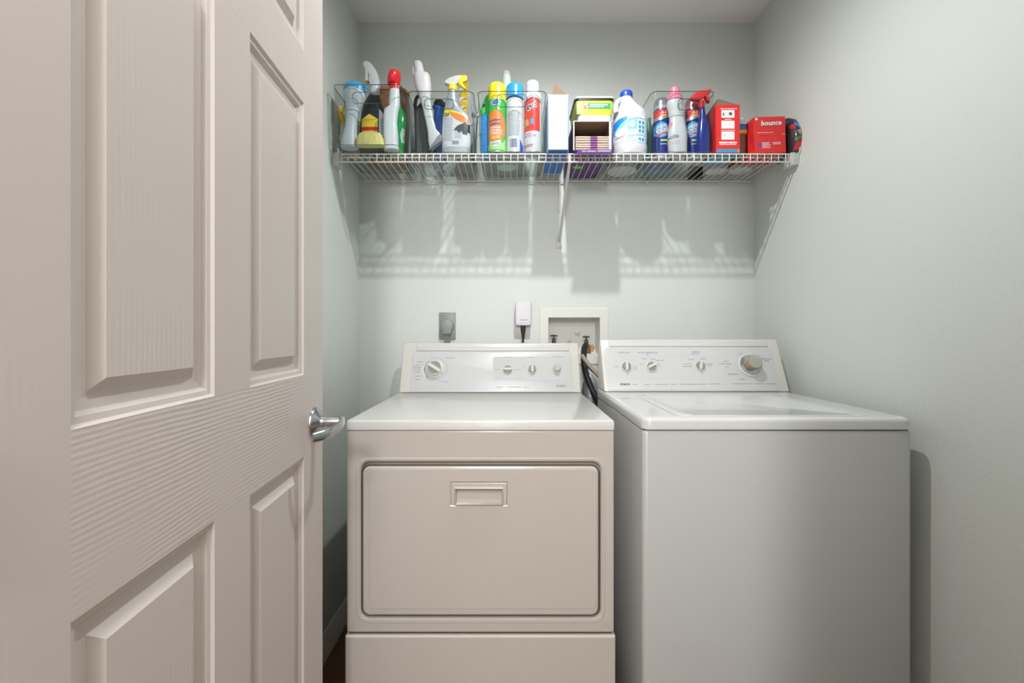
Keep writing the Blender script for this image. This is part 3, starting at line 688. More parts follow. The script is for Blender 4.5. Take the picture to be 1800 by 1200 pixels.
    o = link('vent_duct', G().tube([p-P_[0] for p in P_], rs, 28), mat('foil_duct', '#b4babb', .35, .7, bump=(60, .6, .004, (1, 1, 1)))); o.location = P_[0]; tag(o, 'silver foil vent duct standing in the gap between dryer and washer', 'duct')
wall_things()
# ------------------------------------------------------------------ cleaning products on the shelf
ZB = SZ+.0045                                              # floor of the clear bins
class Item:
    def __init__(s, name, label, cat, px, d, zb=None, group=None):
        s.d = d; s.zb = SZ+.0006 if zb is None else zb; s.x0 = sx(px, d)
        s.t = thing(name, label, cat, (s.x0, d, s.zb), group=group); s.front = d
    def X(s, px, d=None): return sx(px, d or s.d)-s.x0
    def Z(s, py, d=None): return sz(py, d or s.d)-s.zb
    def secs(s, rows, n=2, k=1.0):
        """rows: (py or 'b', left px, right px[, depth ratio[, exponent]]) measured at the item's depth"""
        out = []
        for r in rows:
            z = .0005 if r[0] == 'b' else s.Z(r[0]); l, q = s.X(r[1]), s.X(r[2]); a = (q-l)/2
            kk = r[3] if len(r) > 3 else k; e = r[4] if len(r) > 4 else n
            out.append((z, (l+q)/2, a, a*kk, e))
        return out
    def loft(s, name, rows, m, n=2, k=1.0, parent=None, seg=32, y0=0, **kw):
        S_ = s.secs(rows, n, k); o = link(name, G().loft(S_, seg, y0), m, parent or s.t, **kw)
        s.L = sorted(S_, key=lambda q: q[0]); s.y0 = y0; s.last = o; return o
    def mark(s, L=None, y0=None, h=.0005):
        L = L or s.L; y0 = s.y0 if y0 is None else y0
        def f(x, z):
            if z <= L[0][0]: q = L[0]
            elif z >= L[-1][0]: q = L[-1]
            else:
                for i in range(len(L)-1):
                    if L[i][0] <= z <= L[i+1][0]:
                        k = (z-L[i][0])/max(1e-9, L[i+1][0]-L[i][0]); q = tuple(L[i][j]*(1-k)+L[i+1][j]*k for j in range(5)); break
            _, cx, a, b, e = q; a += h; b += h
            u = max(-.995, min(.995, (x-cx)/a))
            return (cx+u*a, y0-b*(1-abs(u)**e)**(1/e), z)
        return f
    def dec(s, name, gs, m, parent=None, cut=.005, h=.0005, L=None, y0=None, **k):
        return decal(name, gs, m, parent or s.last, s.mark(L, y0, h), cut, **k)
    # artwork positions in photo pixels, on the front of the item
    def rect(s, x0, x1, y0, y1, f=None): f = f or s.front; return rect_g(s.X(x0, f), s.X(x1, f), s.Z(y1, f), s.Z(y0, f))
    def poly(s, pts, f=None): f = f or s.front; return poly_g([(s.X(x, f), s.Z(y, f)) for x, y in pts])
    def ell(s, x, y, a, b, rot=0, f=None): f = f or s.front; return ell_g(s.X(x, f), s.Z(y, f), a*f/F, b*f/F, rot=rot)
    def text(s, body, x, y, h, w=None, f=None, **k): f = f or s.front; return text_g(body, h*f/F, s.X(x, f), s.Z(y, f), wid=None if w is None else w*f/F, **k)
    def rows(s, x0, x1, y0, y1, n, seed=1, f=None, **k): f = f or s.front; return lines_g(s.X(x0, f), s.X(x1, f), s.Z(y1, f), s.Z(y0, f), n, seed=seed, **k)
    def prism(s, name, pts, y0, y1, m, parent=None, bevel=.002, d=None, **k):
        return link(name, G().prism([(s.X(x, d), s.Z(y, d)) for x, y in pts], y0, y1), m, parent or s.t, bevel=bevel, **k)
c_ = lambda n, h, r=.35, **k: mat(n, h, r, **k)
WHT = c_('bottle_white', '#cfd1d3', .35); RED = c_('bottle_red', '#d8222b', .3); YEL = c_('bottle_yellow', '#f4dc2a', .35)
GRN = c_('label_green', '#35b548', .35); BLU = c_('label_blue', '#1f8fd6', .35); NAVY = c_('label_navy', '#20307e', .3)
ORG = c_('label_orange', '#f08033', .4); SIL = c_('tin_silver', '#b5b9bb', .35, metal=.6); LBL = c_('label_white', '#ccced3', .5)
INK = c_('label_ink_grey', '#8c9198', .6); INKN = c_('label_ink_navy', '#26306a', .6); INKR = c_('label_ink_red', '#c8303c', .6); WINK = c_('label_ink_white', '#e8e8ea', .5)
PNK = c_('cap_pink', '#ee7f9f', .35); LBLUE = c_('label_light_blue', '#a9d7ee', .45); BLK = BLACKP; INKS = c_('label_ink_soft', '#aeb0b6', .6); KRAFT = c_('brown_cardboard', '#846c5a', .8)
YELI = c_('label_yellow', '#f6d83a', .45); MINT = c_('mint_plastic', '#d6e8de', .4); CLCAP = clear_mat('frosted_clear_cap', '#e6e9ee', .25, .25)

def bin_(label, x0, x1, y0, y1, ztop, slot, taper=.010, zb=None):
    """clear tapered bin; front at y0"""
    zb = SZ+.0006 if zb is None else zb
    t = thing('storage_bin', label, 'bin', ((x0+x1)/2, y0, zb), group='clear plastic bins on the wire shelf')
    b = Vector(t.location); T = .002; R = .022
    def ring(z, i, k): return [tuple(Vector(p)-b) for p in rr(x0+i, x1-i, y0+i*.5, y1-i, R*k, z, 6, 'xy')]
    body = link('bin_body', G().loops([ring(zb, taper+.006, .9), ring(zb+.002, taper+.002, 1), ring(zb+.006, taper, 1), ring(ztop-.002, 0, 1), ring(ztop, 0, 1), ring(ztop, T, .9), ring(ztop-.002, T, .9), ring(zb+.006, taper+T, .9), ring(zb+.0035, taper+T+.003, .8)]), ACRYL, t)
    rim = [Vector(p) for p in ring(ztop, .001, 1)]
    link('rim', G().tube(rim, .0016, 6, closed=True), RIMM, t)
    link('base_edge', G().tube([Vector(p) for p in ring(zb+.0022, taper+.001, 1)], .0012, 6, closed=True), RIMM, t)
    pxs, pys = slot
    r = [Vector(p)-b for p in rr(sx(pxs[0], y0), sx(pxs[1], y0), sz(pys[1], y0), sz(pys[0], y0), .013, y0-.0002+0, 6)]
    link('handle_slot', G().tube(r, .0014, 6, closed=True), RIMM, t)
    return t
bin_('clear plastic bin at the left end of the shelf, sticking out past its front edge', -.638, -.391, 1.622, 1.93, 2.041, ((620, 671), (162, 182)))
bin_('clear plastic bin holding the white crevice tool and a silver spray bottle', sx(715, 1.69), sx(832, 1.69), 1.690, 1.965, 2.053, ((746, 797), (174, 192)))
bin_('clear plastic bin holding three upright spray cans and a blue sponge', sx(839, 1.69), sx(961, 1.69), 1.690, 1.965, 2.053, ((874, 926), (166, 188)), taper=.008)
bin_('clear plastic bin with the pink capped bottle, next to the tall red box', sx(1146, 1.69), sx(1258.5, 1.69), 1.690, 1.97, 2.053, ((1192, 1232), (174, 193)), taper=.003)

def dome(it, x0, x1, ytop, ybot, m, name='cap', k=1.0, parent=None, soft=.3):
    w_ = (x1-x0)/2; c = (x0+x1)/2; rows = [(ybot, x0, x1)]; hh = w_*soft*2
    rows.append((ytop+hh, x0+.2, x1-.2))
    for q in (.3, .6, .8, .93, 1): 
        a = math.asin(q); rows.append((ytop+hh*(1-q), c-w_*(.25+.75*math.cos(a)), c+w_*(.25+.75*math.cos(a))))
    return it.loft(name, rows, m, k=k, parent=parent)

# --- first bin
zb1 = SZ+.0052
it = Item('scrub_brush', 'yellow plastic handle leaning at the far left inside the first bin', 'brush', 605, 1.76, zb1)
V_ = lambda a, b_, d: P(a, b_, d)-Vector(it.t.location)
p = spline([V_(622, 258, 1.75), V_(617, 240, 1.735), V_(609, 222, 1.715), V_(600, 203, 1.685), V_(599, 192, 1.665)], 5)
link('handle', G().tube(p, [.006+.004*math.sin(i/len(p)*3.1) for i in range(len(p))], 12), c_('mustard_plastic', '#eebf2f'), it.t)
link('hang_end', G().lathe([(.005, -.012), (.010, -.005), (.010, .006), (.005, .012)], 16, tuple(V_(599, 192, 1.664))), c_('mustard_plastic', '#eebf2f'), it.t)
link('brush_head', G().box(it.X(625)-.010, it.X(625)+.014, -.01, .02, .0005, .018), c_('mustard_plastic', '#eebf2f'), it.t, bevel=.003)

it = Item('cleaning_wand', 'pale flared plastic wand with a bright blue collar at its top, in the first bin', 'cleaning tool', 617, 1.665, zb1)
it.loft('holder', [('b', 600, 629), (246, 601, 628.5), (234, 604, 627), (222, 607, 627), (208, 608, 628), (196, 609, 630), (190, 609, 632), (183, 608, 637), (174, 606, 641), (163, 605, 642), (160, 606, 642)], c_('cool_white_plastic', '#cdd4dd', .4), k=.9)
it.loft('blue_collar', [(163, 605, 643), (157, 604.5, 643.5), (152, 605.5, 642), (149, 608, 638)], c_('sky_blue_plastic', '#3aa3dc', .35), k=.85)
it.loft('grip_ring', [(197, 608, 631), (195, 607.5, 632), (193, 608, 632)], c_('cool_white_plastic', '#cdd4dd'), k=.92)
link('holder_lip', G().tube(spline([(it.X(630), -.012, it.Z(151)), (it.X(642), -.016, it.Z(155)), (it.X(650), -.014, it.Z(161))], 4), .003, 8), c_('sky_blue_plastic', '#3aa3dc', .35), it.t)

it = Item('spray_bottle', 'black bottle with a white trigger sprayer and a yellow arrow shaped label', 'spray bottle', 656, 1.735, zb1)
it.loft('bottle', [('b', 633, 677, .5, 3), (230, 633, 678, .5, 3), (200, 636, 677, .5, 3), (185, 639, 672, .5, 2.6), (173, 645, 668, .6, 2), (168, 649, 667, .9, 2)], c_('black_bottle', '#24262a', .3))
bt = it.last; it.front = it.d-.024
it.dec('yellow_label', [it.poly([(635, 252), (635, 209), (649, 199.5), (664, 209), (664, 252)])], YELI)
it.dec('red_band', [it.rect(635, 664, 223, 229.5)], RED, bt, h=.0008)
it.dec('side_label', [it.poly([(666, 190), (676, 202), (676, 238), (666, 238)])], LBL, bt)
it.dec('lettering', [it.rows(669, 675.5, 206, 236, 9, 4)], INKN, bt, h=.0008)
it.front = it.d
it.loft('neck', [(170, 649.5, 667, .9), (160, 650, 667, .9), (150, 652, 667.5, .9)], WHT)
it.prism('trigger_head', [(639.5, 113), (643, 110), (649, 110.5), (655, 116), (661, 124), (665, 133), (667.5, 144), (667, 153), (652, 153), (651, 147), (649, 144), (650, 134), (648, 130), (648.5, 141), (647, 145), (642.5, 144), (644, 133), (643, 123), (640, 119)], -.012, .012, WHT, bevel=.004)

it = Item('scrub_brush', 'pale yellow fan shaped brush standing in front of the arrow labelled bottle', 'brush', 651, 1.650, zb1)
L = []
for z, cx, a, b in ((.001, 651.5, 24.5, .016), (it.Z(243), 651, 22.5, .018), (it.Z(236), 651, 19, .016), (it.Z(234), 651, 15, .010)):
    L.append((z, it.X(cx), a*it.d/F, b, 3.5))
link('bristles', G().loft(L, 40), c_('pale_yellow_bristle', '#efe08e', .8, bump=(300, 1, .004, (1, 1, .12)), mottle=.25, mscale=60), it.t)
it.loft('brush_block', [(237, 640, 663, .5, 3), (234, 642, 661, .5, 3), (232, 647, 656, .5, 3)], c_('lemon_plastic', '#f3de50'))

it = Item('spray_bottle', 'slim white spray bottle with a glossy red sprayer top', 'spray bottle', 689, 1.685, zb1)
it.loft('bottle', [('b', 675, 701, .75, 2.6), (240, 674.5, 700, .75, 2.6), (215, 674.5, 698, .75, 2.6), (199, 675, 700, .75, 2.6), (193, 676, 701, .75, 2.4), (189.5, 681, 702, .85, 2.2), (187, 684, 702.5, .9), (172, 684, 703, .9), (160, 685, 702, .9), (156, 686, 701.5, .9)], c_('cool_white_bottle', '#d2d6da', .3))
it.loft('collar', [(158, 685, 701.5, .95), (150, 684.5, 702, .95), (146, 684.5, 702, .95)], RED)
it.loft('sprayer_top', [(149, 682, 702, 1.2), (143, 681.5, 703.5, 1.5), (135, 683, 704.5, 1.6), (129, 685, 704, 1.5), (126, 688, 702, 1.2), (124.5, 691, 699, .8)], RED)
it.dec('side_label', [it.poly([(690, 247), (691, 200), (700, 200), (700, 247)], it.d-.02)], LBL, bt if False else it.t, L=it.secs([('b', 675, 701, .75, 2.6), (240, 674.5, 700, .75, 2.6), (215, 675, 697.5, .75, 2.6), (190, 679, 702, .75, 2.4)]))

it = Item('cleaner_bottle', 'green translucent cleaner bottle between the red topped spray and the black bottle', 'bottle', 706, 1.732, zb1)
it.loft('bottle', [('b', 690, 710, .7, 2.6), (250, 689, 711, .7, 2.6), (225, 688, 712.5, .7, 2.6), (208, 688, 714, .7, 2.4), (198, 690, 711, .7), (190, 693, 706, .9), (182, 694, 704, 1)], c_('green_translucent', '#149a4a', .15, coat=.4))
it.dec('pale_label', [it.poly([(705, 250), (703, 236), (707, 224), (711, 226), (712, 250)], it.d-.018)], c_('label_pale_green', '#b7d8c4', .4))
it.loft('cap', [(188, 693.5, 704.5, 1), (180, 694, 704, 1)], c_('dark_green_cap', '#0e5a34'))

it = Item('wicker_basket', 'reddish brown woven basket at the back of the first bin', 'basket', 680, 1.845, zb1)
WIC = c_('woven_brown', '#8a5a3e', .8, mottle=.4, mscale=70, bump=(140, 1, .004, (1, 1, 2.2)))
it.loft('basket_body', [('b', 650, 716), (250, 650, 718), (220, 650, 720), (200, 650, 720), (180, 651, 719), (170, 652, 718), (166, 654, 716)], WIC, k=.62, n=2.4)
it.loft('basket_rim', [(168, 651, 719), (165, 650, 720), (162, 652, 718)], c_('woven_light', '#a8764e', .8, bump=(200, 1, .003, (1, 1, 1))), k=.63, n=2.4)

# --- second bin
it = Item('vacuum_attachment', 'long white crevice tool with a slanted grey brush end, leaning out of the second bin', 'vacuum tool', 750, 1.722, ZB)
rows = [(263, 756, 762, .5, 3), (250, 753, 777, .5, 3), (240, 752.5, 776, .5, 3), (234, 752, 773, .55, 3), (228, 751, 767, .7, 3), (210, 747.5, 762.5, .8, 3), (190, 743, 759, .8, 3), (172, 737, 757, .8, 2.6), (163, 733.5, 757.5, .85, 2.4), (158, 731, 758, .85, 2.4), (145, 728, 757.5, .85, 2.4), (136, 727, 756.5, .85, 2.4), (131, 728.5, 754.5, .8, 2.4), (130, 731, 751, .8)]
it.loft('wand_body', rows, WHT)
it.loft('tube_end', [(134, 730, 747.5, 1), (120, 728, 744.5, 1), (112, 727, 742.5, 1), (110, 728, 741.5, 1)], c_('cool_white_bottle', '#d2d6da'))
it.prism('release_tab', [(725.5, 119), (728, 119.5), (731, 131), (730, 136), (727, 134)], -.006, .003, WHT, bevel=.001)
it.prism('brush_strip', [(757, 262.5), (753.5, 263), (772.5, 236.5), (777.5, 239), (776.5, 248)], -.026, -.010, c_('grey_bristle', '#8d9094', .8, bump=(500, 1, .004, (1, 1, .1))), bevel=.001, d=it.d-.02)

it = Item('black_bottle', 'smoky dark grey bottle with a black looped handle behind the white crevice tool', 'bottle', 740, 1.772, ZB)
SMK = c_('smoky_grey_plastic', '#4c4e50', .2, coat=.4, mottle=.15, mscale=14)
it.loft('bottle', [('b', 731, 757, .8, 3), (240, 730, 757, .8, 3), (215, 729, 757, .8, 3), (200, 728.5, 756, .8, 3), (195, 730, 754, .8, 3)], SMK)
link('loop_handle', G().tube(spline([(it.X(732), -.012, it.Z(200)), (it.X(731), -.012, it.Z(188)), (it.X(733), -.012, it.Z(176)), (it.X(740), -.012, it.Z(170)), (it.X(750), -.012, it.Z(174)), (it.X(756), -.012, it.Z(190)), (it.X(755), -.012, it.Z(200))], 6), .0065, 10), BLK, it.t)
it.prism('handle_web', [(732, 199), (732, 192), (742, 181), (754, 188), (755, 199)], -.014, .012, BLK, bevel=.003)
it.loft('pale_window', [(216, 731, 741, .2), (200, 732, 741, .2), (190, 733, 740, .2)], c_('smoky_light', '#7c7f80', .2), y0=-.012)

it = Item('blue_bottle', 'blue bottle with a black lid hidden behind the crevice tool', 'bottle', 770, 1.80, ZB)
it.loft('bottle', [('b', 762, 788, .9), (215, 762, 788, .9), (195, 763, 787, .9), (188, 760, 780, .9), (186, 762, 778, .9)], c_('blue_bottle', '#1f55a8', .25))
it.loft('lid', [(189, 762, 785, .9), (182, 762, 783, .9), (178, 764, 780, .9)], BLK)

it = Item('spray_bottle', 'silver spray bottle with a white and yellow trigger and an orange striped label', 'spray bottle', 801, 1.732, ZB)
SLV = c_('silver_bottle', '#a9afb5', .35, metal=.25)
it.loft('bottle', [('b', 777, 827, .42, 3), (250, 776.5, 828, .42, 3), (225, 777, 828, .42, 3), (208, 778.5, 826.5, .42, 3), (200, 780, 822, .45, 2.8), (192, 781, 812, .6, 2.4), (180, 783, 805.5, .75, 2), (168, 786.5, 803, .9), (158, 789.5, 802, 1), (156, 790, 801.5, 1)], SLV)
bt = it.last; it.front = it.d-.022
it.dec('label', [it.poly([(777.5, 258), (778, 206), (780, 196), (790, 193), (806, 196), (818, 203), (826.5, 212), (827, 258)])], LBL, bt)
it.dec('yellow_band', [it.poly([(780, 192.5), (785, 189.5), (800, 195), (812, 201), (824, 210), (806, 204), (792, 201), (779, 201)])], YELI, bt, h=.0008)
it.dec('orange_band', [it.poly([(791, 196), (803, 199), (816, 204), (824, 211), (825, 216), (815, 216), (803, 211), (793, 203)])], ORG, bt, h=.0010)
it.dec('lettering', [it.text('CLR', 784.5, 200.5, 5.2, 9.5, bold=.04, shear=.2)], BLK, bt, h=.0014, cut=.002)
it.dec('printed_text', [it.rows(780, 796, 206, 248, 15, 5, rag=.1), it.rows(799, 813, 224, 244, 7, 6), it.text('CLR', 783, 255, 2.6)], INK, bt, h=.0009)
it.dec('bug_silhouette', [it.poly([(797, 230), (803, 222), (809, 219), (814, 217), (818, 214), (821, 218), (826, 218), (825, 226), (826, 234), (822, 232), (821, 237), (816, 234), (813, 236), (812, 230), (807, 234), (808, 228), (803, 229)])], BLK, bt, h=.0012)
r_ = random.Random(4); bars = []
q = 795.0
while q < 806: w_ = r_.uniform(.25, .8); bars.append(it.rect(q, q+w_, 247.5, 254)); q += w_+r_.uniform(.3, .7)
it.dec('barcode', bars, BLK, bt, h=.0009)
it.loft('collar', [(159.5, 788, 803, 1), (155, 787.5, 803.5, 1), (150.5, 788.5, 803, 1)], YEL)
it.prism('trigger_head', [(781, 147), (784, 143), (792, 138), (804, 134.5), (812, 134), (808, 141), (803, 151), (790, 151), (785, 149.5)], -.012, .012, WHT, bevel=.004)
it.prism('trigger_lever', [(804, 135), (812, 133.5), (821, 134), (821, 143), (813, 146), (818, 155), (821, 159), (815, 156), (808, 150), (804, 145)], -.0075, .0075, YEL, bevel=.002)

it = Item('packet_string', 'column of folded yellow and white packets hanging behind the silver spray bottle', 'packets', 815, 1.79, ZB)
YW = c_('packet_yellow', '#f2cc2c', .5); gy, gw = G(), G()
for i in range(5):
    yy = 150+i*16; gy.add([(it.X(808), -.004, it.Z(yy)), (it.X(822), -.012, it.Z(yy-4)), (it.X(822), -.004, it.Z(yy+5)), (it.X(812), .004, it.Z(yy+10)), (it.X(808), .006, it.Z(yy+4)), (it.X(824), .006, it.Z(yy))], [(0, 1, 2), (0, 2, 3), (0, 3, 4), (1, 5, 2), (1, 0, 4), (1, 4, 5), (2, 5, 3), (3, 5, 4)])
    gw.add([(it.X(807), -.006, it.Z(yy+6)), (it.X(818), -.010, it.Z(yy+7)), (it.X(809), -.007, it.Z(yy+14)), (it.X(812), .003, it.Z(yy+10))], [(0, 1, 2), (0, 3, 1), (1, 3, 2), (2, 3, 0)])
gy.add(*(lambda q: (q.v, q.f))(G().box(it.X(813), it.X(818), .004, .007, 0, it.Z(146))))
link('yellow_folds', gy, YW, it.t, smooth=False); link('white_folds', gw, WHT, it.t, smooth=False)

it = Item('tongs', 'thin grey metal tongs standing in the gap between the second and third bins', 'tongs', 835.5, 1.83, SZ+.0006)
GM = c_('dull_grey_metal', '#7d8284', .35, metal=.7)
for a, b in ((829, 834), (842, 836.5)):
    link('arm', G().tube([(it.X(a), 0, it.Z(178)), (it.X((a+b)/2), 0, it.Z(205)), (it.X(b), 0, it.Z(245)), (it.X(b), 0, .002)], .0022, 8), GM, it.t)
it.prism('hinge_clip', [(829, 199), (842, 199), (842, 206), (829, 206)], -.004, .004, GM, bevel=.001)

# --- third bin
def can(label, px, r_px, d, base, body, group='spray cans in the clear bins', name='spray_can', ysh=0, z=ZB, rim=True):
    it = Item(name, label, 'spray can', px, d, z, group); l, q = px-r_px, px+r_px
    it.loft('base_rim', [('b', l+.6, q-.6), (it_py(it, .003), l, q), (it_py(it, .006), l, q), (it_py(it, .008), l+.6, q-.6)], SIL)
    it.loft('can_body', [(it_py(it, .0065), l+.3, q-.3), (base, l+.3, q-.3)]+([(base-3, l+1.2, q-1.2), (base-5, l+3, q-3)] if rim else []), body)
    it.body = it.last; it.front = d-r_px*d/F; it.BL = it.L
    return it
def it_py(it, z): return CY-(z+it.zb-CZ)*F/it.d

it = can('green spray can with a domed yellow cap and orange label', 873.5, 16, 1.733, 182, GRN)
B = it.body; BL = it.BL
it.dec('orange_panel', [it.poly([(858.5, 204), (862, 196), (872, 191.5), (881, 194), (886, 205), (888, 220), (887, 236), (881, 244), (868, 247), (860, 245), (858.5, 225)])], ORG, B, h=.0007)
it.dec('lime_swirl', [it.poly([(858, 262), (858, 252), (870, 256), (884, 249), (888.5, 240), (888.5, 262)])], c_('lime', '#a9dc8a', .4), B, h=.0006)
it.dec('cream_panel', [it.poly([(861, 247), (868, 248), (881, 245), (880, 254), (869, 256), (861, 254)])], c_('label_cream', '#f2efe0', .5), B, h=.0009)
it.dec('oval_badge', [it.ell(871.5, 178.5, 9, 5.5, .25)], WHT, B, h=.0011); it.dec('oval_centre', [it.ell(871.5, 178.5, 7.2, 4, .25)], c_('badge_blue', '#2c5aa8', .4), B, h=.0014)
it.dec('badge_lettering', [it.text('Scrubbing', 871.5, 178.5, 2, 11, rot=.15)], WINK, B, h=.0017, cut=.003)
it.dec('brand_lettering', [it.text('scrubbing', 870, 210, 4.2, 21, bold=.03, rot=.1), it.text('bubbles', 870, 216.5, 4.4, 19, bold=.03, rot=.06)], c_('brand_blue', '#1d3f8f', .4), B, h=.0012, cut=.003)
it.dec('panel_lettering', [it.text('BATHROOM', 871, 223.5, 3.2, 17, bold=.02), it.text('GRIME FIGHTER', 872, 228.5, 3.2, 21, bold=.02), it.rows(862, 883, 231, 236, 2, 7)], WINK, B, h=.0012, cut=.003)
it.dec('fruit_picture', [it.ell(868, 241, 4.5, 3), it.ell(876, 240, 4, 3)], c_('picture_amber', '#f8b43a', .4), B, h=.0011)
it.dec('small_print', [it.rows(863, 880, 249, 254, 3, 9)], INKN, B, h=.0013)
dome(it, 858.5, 888.8, 146.5, 181, YEL, soft=.38); it.dec('cap_lettering', [it.rows(864, 882, 168, 169.5, 1, 5)], YELI)

it = Item('mint_bottle', 'pale mint bottle with a white cap standing tallest at the back of the third bin', 'bottle', 890.5, 1.86, ZB)
it.loft('bottle', [('b', 874, 908), (200, 875, 907), (170, 879, 903), (160, 882, 899), (140, 882.5, 898.5), (134, 883, 898)], MINT); it.loft('cap', [(136, 883, 897.5), (129, 883.5, 897), (126.5, 885, 895.5)], WHT)

it = can('white spray can with a bright blue cap and small printed text', 904.5, 15.7, 1.733, 182, LBL)
B = it.body
it.dec('top_band', [it.rect(890, 919, 191, 194)], INKL, B)
it.dec('printed_text', [it.rows(893, 915, 196, 238, 18, 11, rag=.15)], INK, B, h=.0006)
r_ = random.Random(9); bars = []; q = 897.0
while q < 909: w_ = r_.uniform(.3, .9); bars.append(it.rect(q, q+w_, 243, 258)); q += w_+r_.uniform(.3, .7)
it.dec('barcode', bars, INKN, B)
it.dec('blue_corner', [it.poly([(914, 243), (920, 254), (920, 265), (914, 265)])], c_('royal_blue', '#1c49c0', .35), B, h=.0007)
it.dec('mint_edge', [it.rect(889, 891.5, 215, 264)], c_('mint_ink', '#a8dcc0', .5), B, h=.0007)
dome(it, 889.5, 920, 148, 175, c_('cap_blue', '#2a9be0', .3), soft=.3)

it = can('red and white spray can with a frosted white cap', 937, 15.7, 1.733, 172, WHT)
B = it.body
it.dec('red_panel', [it.rect(921.5, 949, 173, 229)], c_('coral_red', '#e2382f', .35), B, h=.0006)
it.dec('shoulder_arc', [it.poly([(921.5, 178), (926, 172), (937, 169), (948, 172), (952, 178), (946, 176), (937, 173.5), (927, 176)])], c_('dark_red', '#a82822', .4), B, h=.0010)
it.dec('brand_backing', [it.text('gard', 934, 184, 9, 19, rot=.25, bold=.09)], WINK, B, h=.0011, cut=.003)
it.dec('brand_lettering', [it.text('gard', 934, 184, 8.5, 18, rot=.25, bold=.02)], c_('brand_black', '#2a2a30', .4), B, h=.0015, cut=.003)
it.dec('sofa_picture', [it.rect(922, 930, 213, 219), it.rect(923, 929, 208, 213)], c_('picture_tan', '#c99a5a', .5), B, h=.0010)
it.dec('door_picture', [it.poly([(932, 217), (932, 210), (935, 207), (938, 210), (938, 217)])], c_('picture_blue', '#3a9ad8', .5), B, h=.0010)
it.dec('lettering', [it.text('PROTECTOR', 932, 237.5, 4, 21), it.rows(923, 935, 232, 234, 1, 3), it.rows(922, 940, 252, 257, 2, 5)], INKR, B, h=.0008, cut=.003)
dome(it, 924, 948, 143, 174, c_('frosted_white_cap', '#d0d3da', .25), soft=.3)
it.loft('shoulder', [(174, 923.5, 951), (169, 926, 949)], SIL)

SPG = c_('blue_sponge', '#2f86cf', .9, mottle=.3, mscale=160, bump=(180, 1, .006, (1, 1, 1)))
it = Item('sponge', 'blue scrubbing sponge standing on end left of the green spray can', 'sponge', 855.5, 1.765, ZB)
link('sponge_body', G().box(it.X(846.5), it.X(865), -.03, .05, .0005, it.Z(207)), SPG, it.t, bevel=.004)
it = Item('folded_packet', 'bright green folded packet resting on top of the blue sponge', 'packet', 855, 1.772, sz(206.5, 1.772))
it.loft('packet_body', [('b', 845.5, 868, .7, 3), (195, 845, 868, .7, 3), (182, 848, 867, .7, 2.4), (172, 852, 865, .7), (167, 856, 863, .6)], c_('lime_green_plastic', '#3fc04c', .3))
it.dec('dark_mark', [it.poly([(848, 184), (854, 182), (852, 189), (849, 190)], it.d-.012)], c_('ink_indigo', '#2a2f5c', .5))

# --- tall white box
def carton(name, label, cat, px0, px1, py0, d0, d1, m, zb=None, group=None, bev=.0008, zt=None, open_=False):
    it = Item(name, label, cat, (px0+px1)/2, d0, zb, group); it.h = it.Z(py0) if zt is None else zt
    it.a = it.X(px1)
    if open_:
        g = G().loops([[(x, y, z) for x, y in ((-it.a+i, i), (it.a-i, i), (it.a-i, d1-d0-i), (-it.a+i, d1-d0-i))] for i, z in ((0, .0003), (0, it.h), (.0008, it.h), (.0008, .001))])
    else: g = G().box(-it.a, it.a, 0, d1-d0, .0003, it.h)
    it.body = link('carton', g, m, it.t, bevel=bev, seg=1)
    it.sf = lambda x, z: (x, -.0004, z); return it
it = carton('cleaner_box', 'tall narrow white carton with fine print and an open brown top flap', 'box', 963, 999.5, 166, 1.664, 1.92, c_('carton_white', '#c9cbd0', .5), open_=True)
g = G().add([(it.a-.0005, .001, it.h), (it.a-.0005, .001+.075, it.h), (it.a-.030, .035, it.h+.030), (it.a-.062, .02, it.h)], [(0, 1, 2), (0, 2, 3)])
g = G().loops([[(it.X(970), .01+e, it.h-.002), (it.X(975), .02+e, it.Z(141.5)), (it.X(999), .004+e, it.h)] for e in (0, .0015)])
link('top_flap', g, KRAFT, it.t, smooth=False)
decal('blue_edge', [it.rect(962.6, 964, 167, 268), it.rect(998.3, 999.4, 167, 268)], c_('carton_blue', '#2a6cc0', .5), it.body, it.sf)
decal('small_print', it.rows(967, 996, 172, 198, 10, 3, rag=.2), INKS, it.body, it.sf); decal('small_print', it.rows(967, 996, 208, 247, 15, 4, rag=.2), INKS, it.body, it.sf)
decal('warning_print', [it.rows(967, 996, 199.5, 205, 2, 5, rag=.1)], c_('pale_red_ink', '#e6b9bb', .6), it.body, it.sf)
link('side_panel', G().box(-it.a-.0009, -it.a-.0001, .0005, .255, .001, it.h-.001), c_('carton_pale_side', '#9fb2c8', .5), it.body, smooth=False)
link('base_panel', G().box(-it.a+.001, it.a-.001, .006, .25, -.00015, .0002), c_('carton_blue', '#2a6cc0', .5), it.body, smooth=False)

